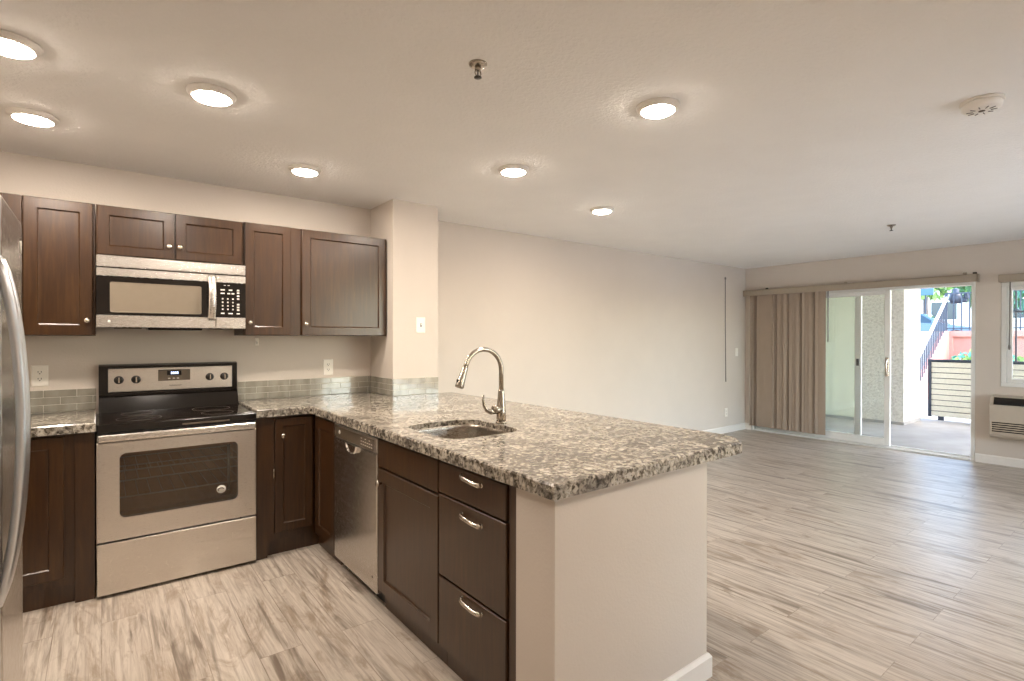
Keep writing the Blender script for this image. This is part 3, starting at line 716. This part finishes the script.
bm = NB(); F = FY(YL)
tube(bm, [F(7.155, 2.245, -0.004), F(7.156, 1.6, -0.005), F(7.17, 1.1, -0.005), F(7.178, 0.745, -0.005)], 0.0055, 8); fbox(bm, F, 7.140, 7.170, 2.232, 2.262, -0.012, 0, bev=.003)
tag(link_mesh('cable', bm, 'cord'), 'thin grey cable running down the living room wall near the corner', 'cable')

# ------------------------------------------------------------------ ceiling fittings
cl = thing('ceiling_light', '', 'light', (0, 0, CZ), 'round LED ceiling lights')
bm = NB(); lathe(bm, [(0.097, CZ), (0.096, CZ - .006), (0.084, CZ - .020), (0.074, CZ - .0235), (0.072, CZ - .014)], 40); ROOT[cl] = Vector((0, 0, CZ)); part('trim_ring', bm, 'white', cl)
bm = NB(); lathe(bm, [(0.0718, CZ - .014), (0.0715, CZ - .0245), (0.064, CZ - .028), (0.035, CZ - .030), (0, CZ - .0305)], 36); part('diffuser', bm, 'lamp', cl)
spots = [(-0.262, 2.600, 'lit round ceiling light at the top left corner of the photo'),
         (-0.253, 3.387, 'lit round ceiling light above the tall left wall cabinet'),
         (0.380, 2.602, 'lit round ceiling light in front of the microwave'),
         (1.009, 3.407, 'lit round ceiling light nearest the wide wall cabinet'),
         (2.034, 2.602, 'lit round ceiling light above the sink faucet'),
         (2.005, 1.497, 'lit round ceiling light above the peninsula end, largest on the right'),
         (3.234, 2.962, 'smallest lit round ceiling light, out over the living room'),
         (0.90, -0.30, 'added unseen ceiling light behind the camera brightening the kitchen side'),  # extra lamp out of view, added to brighten the kitchen
         (1.75, -0.15, 'added unseen ceiling light behind the camera brightening the peninsula end')]  # extra lamp out of view, added to light the half wall's end
for i, (x, y, lab) in enumerate(spots):
    if i == 0: cl.location = (x, y, CZ); cl['label'] = lab
    else: dup(cl, (x, y, CZ), lab)
sp = thing('fire_sprinkler', 'chrome fire sprinkler head on the ceiling over the kitchen', 'sprinkler', (1.148, 1.692, CZ), 'ceiling sprinklers')
O = Matrix.Translation((1.148, 1.692, CZ))
bm = NB(); lathe(bm, [(0.036, 0), (0.034, -.006), (0.022, -.012), (0.014, -.012)], 28, O); part('escutcheon', bm, 'faucet', sp)
bm = NB(); lathe(bm, [(0.012, -.010), (0.012, -.024), (0.008, -.028)], 16, O)
for s in (-1, 1): tube(bm, [O @ Vector((s * .010, 0, -.022)), O @ Vector((s * .014, 0, -.036)), O @ Vector((s * .004, 0, -.052))], 0.0025, 8)
part('frame', bm, 'faucet', sp)
bm = NB(); lathe(bm, [(0.003, -.026), (0.003, -.05)], 8, O); part('bulb', bm, 'blackmatte', sp)
bm = NB(); lathe(bm, [(0.014, -.050), (0.015, -.053), (0, -.054)], 16, O); part('deflector', bm, 'blackmatte', sp)
dup(sp, (5.80, 1.716, CZ), 'fire sprinkler head on the ceiling near the patio door')
sd = thing('smoke_detector', 'white round smoke detector on the ceiling at right', 'smoke detector', (3.085, 0.575, CZ))
O = Matrix.Translation((3.085, 0.575, CZ))
bm = NB(); lathe(bm, [(0.076, 0), (0.078, -.010), (0.074, -.012)], 40, O); part('mounting_base', bm, 'white', sd)
bm = NB(); lathe(bm, [(0.068, -.011), (0.072, -.016), (0.070, -.034), (0.060, -.044), (0.0, -.046)], 40, O); cov = part('cover', bm, 'white', sd)
bm = NB()
for k in range(10):
    a_ = k * 2 * PI / 10; p0 = O @ Vector((0.030 * math.cos(a_), 0.030 * math.sin(a_), -.0465)); p1 = O @ Vector((0.052 * math.cos(a_), 0.052 * math.sin(a_), -.0455)); tube(bm, [p0, p1], 0.002, 6)
part('vent_slots', bm, 'cord', cov)
bm = NB(); lathe(bm, [(0.012, -.045), (0.012, -.048), (0, -.049)], 16, O); part('test_button', bm, 'grey', cov)

# ------------------------------------------------------------------ patio door
dr = thing('door_1', 'white sliding glass patio door standing part open', 'door', (XF + .07, 2.77, 0)); dr['kind'] = 'structure'
bm = NB()
a, c = XF - 0.002, XF + 0.125
box(bm, a, c, DY0 + .001, DY0 + .036, 0, DZ - .001, bev=.003); box(bm, a, c, DY1 - .036, DY1 - .001, 0, DZ - .001, bev=.003); box(bm, a, c, DY0 + .036, DY1 - .036, DZ - .04, DZ - .001, bev=.003)
box(bm, a - 0.01, c, DY0 + .036, DY1 - .036, -0.001, 0.022, bev=.004)
box(bm, XF + .052, XF + .058, DY0 + .036, DY1 - .036, 0.02, 0.038); box(bm, XF + .1, XF + .106, DY0 + .036, DY1 - .036, 0.02, 0.038)
part('frame', bm, 'vinyl', dr)
def sash(name, x0, x1, y0, y1, st0, st1):
    bm = NB(); z0, z1 = 0.026, DZ - .042
    box(bm, x0, x1, y0, y0 + st0, z0, z1, bev=.003); box(bm, x0, x1, y1 - st1, y1, z0, z1, bev=.003); box(bm, x0, x1, y0 + st0, y1 - st1, z0, z0 + .095, bev=.002); box(bm, x0, x1, y0 + st0, y1 - st1, z1 - .05, z1, bev=.002)
    s = part(name, bm, 'vinyl', dr)
    bm = NB(); xm = (x0 + x1) / 2; box(bm, xm - .003, xm + .003, y0 + st0 - .004, y1 - st1 + .004, z0 + .09, z1 - .046); part('glass', bm, 'glass', s); return s
fx_ = sash('fixed_panel', XF + .085, XF + .119, 2.64, DY1 - .037, 0.075, 0.06)
sl_ = sash('sliding_panel', XF + .036, XF + .074, 2.305, 3.66, 0.062, 0.06)
bm = NB(); pts = []
for k in range(13):
    a_ = math.radians(-90 + 180 * k / 12); pts.append((XF + .034 - 0.045 * math.cos(a_), 2.336, 1.02 + 0.095 * math.sin(a_)))
tube(bm, pts, 0.011, 10); box(bm, XF + .028, XF + .0365, 2.318, 2.354, 0.90, 1.14, bev=.003); part('handle', bm, 'nickel', sl_)
bm = NB(); box(bm, XF + .0765, XF + .086, 2.665, 2.695, 1.02, 1.11, bev=.002); part('latch', bm, 'slot', fx_)

# window beside the door
wd = thing('window_1', 'white framed sliding window at the right edge', 'window', (XF + .06, 0.36, WZ0)); wd['kind'] = 'structure'
bm = NB(); a, c = XF + .004, XF + .12
box(bm, a, c, WY0 + .001, WY1 - .001, WZ0 + .001, WZ0 + .045, bev=.003); box(bm, a, c, WY0 + .001, WY1 - .001, WZ1 - .045, WZ1 - .001, bev=.003)
box(bm, a, c, WY0 + .001, WY0 + .045, WZ0 + .045, WZ1 - .045, bev=.003); box(bm, a, c, WY1 - .045, WY1 - .001, WZ0 + .045, WZ1 - .045, bev=.003)
part('frame', bm, 'vinyl', wd)
def wsash(x0, x1, y0, y1):
    bm = NB(); z0, z1 = WZ0 + .046, WZ1 - .046; st = 0.042
    box(bm, x0, x1, y0, y0 + st, z0, z1, bev=.003); box(bm, x0, x1, y1 - st, y1, z0, z1, bev=.003); box(bm, x0, x1, y0 + st, y1 - st, z0, z0 + st, bev=.003); box(bm, x0, x1, y0 + st, y1 - st, z1 - st, z1, bev=.003)
    s = part('sash', bm, 'vinyl', wd); xm = (x0 + x1) / 2
    bm = NB(); box(bm, xm - .003, xm + .003, y0 + st - .004, y1 - st + .004, z0 + st - .004, z1 - st + .004); part('glass', bm, 'glass', s)
wsash(XF + .02, XF + .052, 0.34, WY1 - .046); wsash(XF + .066, XF + .098, WY0 + .046, 0.40)

# unseen window added behind the camera to let in more daylight
wb = thing('added_window', 'wide white framed window added unseen behind the camera for daylight', 'window', ((BX0 + BX1) / 2, YB - .07, BZ0)); wb['kind'] = 'structure'
bm = NB(); a, c = YB - .11, YB - .02
box(bm, BX0 + .001, BX1 - .001, a, c, BZ0 + .001, BZ0 + .05); box(bm, BX0 + .001, BX1 - .001, a, c, BZ1 - .05, BZ1 - .001)
for x in (BX0 + .001, (BX0 + BX1) / 2 - .025, BX1 - .051): box(bm, x, x + .05, a, c, BZ0 + .05, BZ1 - .05)
part('frame', bm, 'vinyl', wb)
for x0, x1 in ((BX0 + .045, (BX0 + BX1) / 2 - .02), ((BX0 + BX1) / 2 + .02, BX1 - .045)):
    bm = NB(); box(bm, x0, x1, YB - .07, YB - .064, BZ0 + .045, BZ1 - .045); part('glass', bm, 'glass', wb)
bm = NB(); box(bm, 1.5, 8.4, -3.9, YB - T - .001, 2.46, 2.62); struct('sun_block_overhang', bm, 'ceiling')  # unseen overhang added to keep direct sun out of the added window
bm = NB(); box(bm, -12, XF + T + 0.02, -24, YB - T - .001, -0.2, -0.06); struct('bounce_ground', bm, 'bouncepave')  # unseen pale ground added to bounce daylight onto the ceiling

# vertical blinds
vb = thing('vertical_blinds', 'taupe vertical blinds stacked at the left of the patio door', 'blinds', (XF - .09, 3.5, 0))
bm = NB(); box(bm, XF - .100, XF - .001, 1.452, YL - .012, 2.083, 2.092); box(bm, XF - .100, XF - .092, 1.452, YL - .012, 2.006, 2.09, bev=.002); box(bm, XF - .1, XF - .001, 1.452, 1.460, 2.006, 2.09); part('valance', bm, 'valance', vb)
bm = NB(); box(bm, XF - .075, XF - .035, 1.47, YL - .02, 2.045, 2.083); part('headrail', bm, 'vinyl', vb)
for yy, zz in ((3.79, 2.094), (1.56, 2.100), (1.475, 2.096), (2.76, 2.094)):
    bm = NB(); box(bm, XF - .10, XF - .08, yy - .018, yy + .018, zz - .006, zz + .016, bev=.004); part('clip', bm, 'slot' if yy > 3 or yy < 1.5 else 'valance', vb)
ys = [4.035 - 0.0425 * k for k in range(24)]
angs = [58, 52, 64, 22, 14, 12, 11, 13, 60, 44, 24, 18, 30, 52, 30, 20, 28, 56, 34, 24, 20, 58, 30, 10]
for yy, an in zip(ys, angs):
    bm = NB(); a_ = math.radians(-an); hw = 0.044; L1 = []; 
    for z in (0.075, 2.045):
        lp = []
        for k in range(7):
            s = -1 + 2 * k / 6; q = 0.005 * (1 - s * s)
            lp.append((XF - .055 + hw * s * math.sin(a_) - q * math.cos(a_), yy + hw * s * math.cos(a_) + q * math.sin(a_), z))
        for k in range(6, -1, -1):
            s = -1 + 2 * k / 6; q = 0.005 * (1 - s * s) - 0.0014
            lp.append((XF - .055 + hw * s * math.sin(a_) - q * math.cos(a_), yy + hw * s * math.cos(a_) + q * math.sin(a_), z))
        L1.append(lp)
    off = 0.028 if an > 40 else 0.0
    L1 = [[(x + off, y, z) for x, y, z in lp] for lp in L1]
    loft(bm, L1); part('vane', bm, 'blind', vb)
bm = NB(); tube(bm, [(XF - .055, 2.985, 2.045), (XF - .055, 2.985, 1.33)], 0.0075, 8); part('wand', bm, 'cord', vb)
# window roller blind
rb = thing('roller_blind', 'rolled up beige blind across the window top', 'blind', (XF - .04, 0.36, 1.96))
bm = NB(); box(bm, XF - .075, XF - .001, WY0 - .03, WY1 + .012, 1.985, 2.066, bev=.003); part('headrail', bm, 'valance', rb)
bm = NB(); tube(bm, [(XF - .03, 1.195, 1.985), (XF - .03, 1.200, 1.30)], 0.006, 8); lathe(bm, [(0.006, 0), (0.011, .02), (0.009, .05), (0.005, .055)], 10, Matrix.Translation((XF - .03, 1.2, 1.255))); part('wand', bm, 'cord', rb)

# wall heater
ht = thing('wall_heater', 'beige through wall heating and cooling unit below the window', 'heater', (XF - .1, 0.83, 0.31))
HX = 7.531; H0, H1 = 0.25, 1.328
bm = NB(); prism(bm, [(XF - .001, 0.312), (HX + .06, 0.312), (HX + .012, 0.335), (HX, 0.36), (HX, 0.668), (HX + .055, 0.760), (XF - .001, 0.765)], H0, H1, axis='Y') if False else None
loft(bm, [[(x, y, z) for x, z in [(XF - .001, 0.312), (HX + .06, 0.312), (HX + .012, 0.335), (HX, 0.36), (HX, 0.660), (HX + .055, 0.752), (XF - .001, 0.765)]] for y in (H0, H1)])
part('casing', bm, 'heater', ht)
bm = NB(); sl = Vector((0.055, 0, 0.092)).normalized()
loft(bm, [[(HX + .006 - .004, y, 0.672), (HX + .050 - .004, y, 0.7465), (HX + .060, y, 0.7465), (HX + .016, y, 0.672)] for y in (H0 + .03, H1 - .03)]); part('top_grille', bm, 'black', ht)
for k in range(5):
    bm = NB(); z = 0.372 + k * 0.023
    box(bm, HX - .006, HX + .004, H0 + .02, H1 - .02, z, z + .011, bev=.002); part('louver', bm, 'heater', ht)
    bm = NB(); box(bm, HX - .0015, HX + .003, H0 + .02, H1 - .02, z + .0112, z + .0228); part('louver_gap', bm, 'black', ht)

# ------------------------------------------------------------------ patio and beyond
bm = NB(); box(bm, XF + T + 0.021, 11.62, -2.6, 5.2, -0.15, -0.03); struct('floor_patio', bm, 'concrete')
bm = NB(); box(bm, XF + T, 11.62, YB - T, 5.2, 2.62, 2.85); struct('patio_shade_roof', bm, 'ceiling')  # unseen roof added to block the sun and shade the patio
bm = NB(); box(bm, 10.275, 11.12, 2.862, 3.46, -0.03, 2.62); struct('wall_patio', bm, 'stucco')
bm = NB(); box(bm, 10.295, 10.6, 3.461, 5.2, -0.03, 2.62); box(bm, XF + T, 10.295, 4.9, 5.2, -0.03, 2.62); struct('wall_patio_side', bm, 'wallpatio')
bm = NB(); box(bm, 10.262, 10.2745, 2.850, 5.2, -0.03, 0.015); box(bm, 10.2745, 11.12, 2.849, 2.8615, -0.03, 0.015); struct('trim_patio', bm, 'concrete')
fe = thing('patio_fence', 'low patio fence of horizontal cream boards in a dark metal frame', 'fence', (11.42, 1.2, -0.03))
for k in range(10):
    z = 0.035 + k * 0.0945
    bm = NB(); box(bm, 11.405, 11.43, -1.2, 2.775, z, z + 0.084, bev=.004); part('board', bm, 'board' if 'board' in M else 'building', fe)
bm = NB(); box(bm, 11.39, 11.445, -1.2, 2.815, 0.985, 1.018); part('top_rail', bm, 'darkmetal', fe)
for yy in (-1.2, 0.5, 2.775):
    bm = NB(); box(bm, 11.39, 11.445, yy, yy + .045, 0.02 if yy > 2 else -0.03, 0.986); part('post', bm, 'darkmetal', fe)
bm = NB(); box(bm, 11.395, 11.44, 2.60, 2.68, -0.03, 0.036); part('foot', bm, 'darkmetal', fe)
bm = NB(); box(bm, 11.43, 11.436, -1.2, 2.775, 0.03, 0.985); part('backing_sheet', bm, 'darkmetal', fe)
sb = thing('security_bars', 'dark upright metal bars seen through the window', 'railing', (11.7, 0.6, 0))
for k in range(12):
    bm = NB(); yy = 1.86 - k * 0.125; box(bm, 11.70, 11.72, yy, yy + .02, -0.06, 2.75); part('bar', bm, 'darkmetal', sb)
bm = NB(); box(bm, 11.695, 11.725, 0.45, 1.9, 1.80, 1.83); part('cross_rail', bm, 'darkmetal', sb)

bm = NB(); box(bm, 11.62, 17.3, -14, 16, -0.2, -0.06); struct('ground', bm, 'pave')
# raised street behind a terracotta retaining wall
bm = NB(); box(bm, 17.42, 70, -20, 30, -0.2, 1.10); struct('street', bm, 'asphalt')
bm = NB(); box(bm, 17.22, 17.42, -6, 5.2, -0.06, 1.43); box(bm, 17.14, 17.30, -6, 5.2, 1.43, 1.57); box(bm, 17.14, 17.22, 3.74, 5.2, -0.06, 1.43); box(bm, 17.16, 17.22, -6, 3.74, -0.06, 1.06); struct('wall_retaining', bm, 'terracotta')
st = thing('outdoor_stairs', 'terracotta outdoor stairs climbing to the street behind the fence', 'stairs', (16, 4.4, -0.06))
ns = 9; r0 = 1.57 / ns * 1.03; run = 0.27
bm = NB()
prof = [(17.13, -0.06)]; 
prof = [(17.13 - ns * run, -0.06), (17.13, -0.06), (17.13, 1.57), (17.13 - 0.15, 1.57), (17.13 - ns * run, 0.15)]
loft(bm, [[(x, y, z) for x, z in prof] for y in (3.80, 3.95)]); part('stringer_wall', bm, 'terracotta', st)
for k in range(ns):
    bm = NB(); box(bm, 17.13 - (ns - k) * run, 17.13 - 0.001, 3.951, 5.1, -0.06 + k * 0.179, -0.06 + (k + 1) * 0.179); part('step', bm, 'pave', st)
rl = thing('stair_railing', 'dark metal picket railing along the stairs and street landing', 'railing', (16.5, 3.87, 1.5))
bm = NB(); tube(bm, [(17.18, 3.87, 2.43), (16.95, 3.87, 2.27), (15.2, 3.87, 1.13), (14.7, 3.87, 0.80)], 0.032, 8); part('handrail', bm, M['vinyl'], rl)
bm = NB(); box(bm, 17.16, 17.20, -2.0, 3.90, 2.51, 2.55); box(bm, 17.165, 17.195, -2.0, 3.90, 1.62, 1.65); part('top_rail', bm, 'darkmetal', rl)
for k in range(16):
    x = 17.05 - k * 0.14; z = 2.34 - (17.05 - x) * 0.652
    bm = NB(); box(bm, x - .011, x + .011, 3.859, 3.881, z - 1.05 + .1, z); part('picket', bm, 'darkmetal', rl)
for k in range(26):
    y = 3.88 - k * 0.155; w_ = 0.026 if k % 4 == 0 else 0.012
    bm = NB(); box(bm, 17.18 - w_, 17.18 + w_, y - w_, y + w_, 1.57, 2.53); part('post' if k % 4 == 0 else 'picket', bm, 'darkmetal', rl)
hb = NB(); lathe(hb, [(0.10, 2.28), (0.16, 2.40), (0.12, 2.52), (0.06, 2.58), (0.08, 2.64), (0.0, 2.68)], 14, Matrix.Translation((17.352, 3.72, 0))); box(hb, 17.28, 17.40, 3.48, 3.72, 2.30, 2.42, bev=.03); box(hb, 17.28, 17.38, 3.45, 3.56, 2.38, 2.56, bev=.03)
tag(link_mesh('hanging_bundle', hb, 'darkmetal'), 'dark lumpy bundle hung on the street landing railing', 'bundle')

def leaf_cloud(bm, c, rx, ry, rz, n, size, seed):
    rnd = random.Random(seed)
    for _ in range(n):
        while True:
            p = Vector((rnd.uniform(-1, 1), rnd.uniform(-1, 1), rnd.uniform(-1, 1)))
            if p.length < 1 and p.length > 0.35: break
        q = Vector((c[0] + p.x * rx, c[1] + p.y * ry, c[2] + p.z * rz))
        e = Euler((rnd.uniform(0, 6), rnd.uniform(0, 6), rnd.uniform(0, 6))).to_matrix(); s = size * rnd.uniform(0.6, 1.3)
        a = [q + e @ Vector(v_) * s for v_ in ((-1, 0, 0), (0, -0.45, 0.1), (1, 0, 0), (0, 0.45, 0.1))]
        f = bm.faces.new([bm.verts.new(v_) for v_ in a]); f.material_index = rnd.randrange(2)
def tree(label, x, y, z, h, rx, ry, rz, n, size, mats, seed):
    t = thing('tree', label, 'tree', (x, y, z), 'street trees')
    bm = NB(); tube(bm, [(x, y, z), (x + .05, y + .05, z + h * .5), (x, y, z + h)], [0.14, 0.10, 0.06], 10)
    for k in range(4):
        a_ = k * 1.57 + seed; tube(bm, [(x, y, z + h * .7), (x + math.cos(a_) * rx * .5, y + math.sin(a_) * ry * .5, z + h + rz * .2)], [0.06, 0.02], 8)
    part('trunk', bm, 'trunk', t)
    bm = NB(); leaf_cloud(bm, (x, y, z + h), rx, ry, rz, n, size, seed); part('crown', bm, mats, t)
tree('light green leafy tree beyond the landing railing at right', 24.0, 4.2, 1.10, 2.8, 1.5, 1.2, 1.6, 1300, 0.16, ['leafl', 'leafd'], 3)
tree('green leafy tree behind the parked cars at left', 36.0, 9.0, 1.10, 4.4, 2.6, 2.6, 2.0, 1300, 0.26, ['leafl', 'leafd'], 5)
tree('blue green tree seen through the window above the bars', 19.5, 1.9, 1.10, 2.4, 1.6, 2.0, 1.5, 1500, 0.17, ['leaft', 'leafd'], 9)
sh_ = thing('shrub', 'low green shrub between the fence top and terracotta wall', 'shrub', (16.7, 3.1, -0.06))
bm = NB()
for k in range(5): tube(bm, [(16.7, 3.1, -0.06), (16.7 + .1 * math.cos(k), 3.1 + .3 * math.sin(k * 1.3), 0.7)], [0.02, 0.01], 6)
part('stem', bm, 'trunk', sh_)
bm = NB(); leaf_cloud(bm, (16.7, 3.0, 0.75), 0.4, 0.72, 0.36, 900, 0.07, 11); part('foliage', bm, ['leaft', 'leafl'], sh_)

def car(label, x, y, z, L_, flip, paint):
    """side on, length along Y; nose towards -Y"""
    t = thing('car', label, 'car', (x, y, z), 'cars parked on the street')
    W = 1.76
    P = lambda s: y + s * L_
    body = [(-0.5, .30), (-0.5, .58), (-0.47, .72), (-0.28, .86), (-0.10, .92), (0.36, .95), (0.46, .93), (0.5, .80), (0.5, .32)]
    bm = NB(); lo = []
    for dx, sc in ((-W / 2, .93), (-W / 2 + .12, 1), (W / 2 - .12, 1), (W / 2, .93)):
        lo.append([(x + dx, P(s * (0.985 if sc < 1 else 1)), z + h * (1 if h > .5 else 1) - (0 if sc == 1 else .02 * (h > .6))) for s, h in body])
    loft(bm, lo); part('body', bm, paint, t)
    cab = [(-0.20, .90), (-0.04, 1.36), (0.06, 1.44), (0.24, 1.43), (0.36, 1.30), (0.45, .93)]
    bm = NB(); lo = []
    for dx, k in ((-W / 2 + .08, 0), (-W / 2 + .24, 1), (W / 2 - .24, 1), (W / 2 - .08, 0)):
        lo.append([(x + dx, P(s), z + (h if k else .90 + (h - .90) * .15)) for s, h in cab])
    loft(bm, lo); part('cabin', bm, paint, t)
    for (s0, s1, s2, s3) in ((-0.15, -0.03, 0.10, 0.10), (0.115, 0.115, 0.24, 0.34)):
        bm = NB(); q = lambda s, h: (x - W / 2 + .075 + (h - .95) * .36 - .012, P(s), z + h)
        a = [q(s0, .97), q(s3, .97), q(s2, 1.35), q(s1, 1.33)]
        loft(bm, [a, [(p_[0] + .03, p_[1], p_[2]) for p_ in a]]); part('side_window', bm, 'carglass', t)
    bm = NB(); a = [(x - .66, P(-0.195) - .01, z + .93), (x + .66, P(-0.195) - .01, z + .93), (x + .54, P(-0.05) - .012, z + 1.33), (x - .54, P(-0.05) - .012, z + 1.33)]
    loft(bm, [a, [(p_[0], p_[1] + .04, p_[2] - .01) for p_ in a]]); part('windshield', bm, 'carglass', t)
    for s in (-0.31, 0.31):
        for dx in (-W / 2 + .09, W / 2 - .09):
            bm = NB(); lathe(bm, [(0.20, -.1), (0.32, -.1), (0.33, 0), (0.32, .1), (0.20, .1)], 24, Matrix.Translation((x + dx, P(s), z + .33)) @ Matrix.Rotation(PI / 2, 4, 'Y')); wh = part('wheel', bm, 'rubber', t)
            bm = NB(); lathe(bm, [(0.20, -.105), (0.20, .105)], 20, Matrix.Translation((x + dx, P(s), z + .33)) @ Matrix.Rotation(PI / 2, 4, 'Y')); part('rim', bm, 'nickel', wh)
    bm = NB(); box(bm, x - W / 2 - .12, x - W / 2 + .02, P(-0.14) - .05, P(-0.14) + .05, z + .93, z + 1.05, bev=.02); part('mirror', bm, paint, t)
car('silver blue car parked behind the landing railing', 29.0, 7.4, 1.10, 4.4, 0, 'carpaint')
car('white car parked behind the silver blue car', 33.5, 10.6, 1.10, 4.4, 0, 'carwhite')
sg = thing('street_sign', 'slate blue sign board on a post above the parked cars', 'sign', (32, 8.0, 1.10))
bm = NB(); box(bm, 31.97, 32.03, 8.0, 8.06, 1.10, 4.2); part('post', bm, 'darkmetal', sg)
bm = NB(); box(bm, 31.92, 31.97, 7.70, 8.32, 3.50, 3.86, bev=.02); part('board', bm, 'sign', sg)
bl = thing('building', 'pale building across the street beyond the cars', 'building', (48, 8, 1.10))
bm = NB(); box(bm, 46, 54, -4, 26, 1.10, 5.4); part('wall', bm, 'building', bl)
bm = NB(); box(bm, 45.6, 54.4, -4.4, 26.4, 5.4, 5.7); part('roof', bm, 'terracotta', bl)
for k in range(7):
    bm = NB(); y = -2 + k * 3.9; box(bm, 45.95, 46.02, y, y + 1.6, 2.6, 4.0); wf = part('window', bm, 'vinyl', bl)
    bm = NB(); box(bm, 45.93, 45.99, y + .1, y + 1.5, 2.7, 3.9); part('pane', bm, 'carglass', wf)
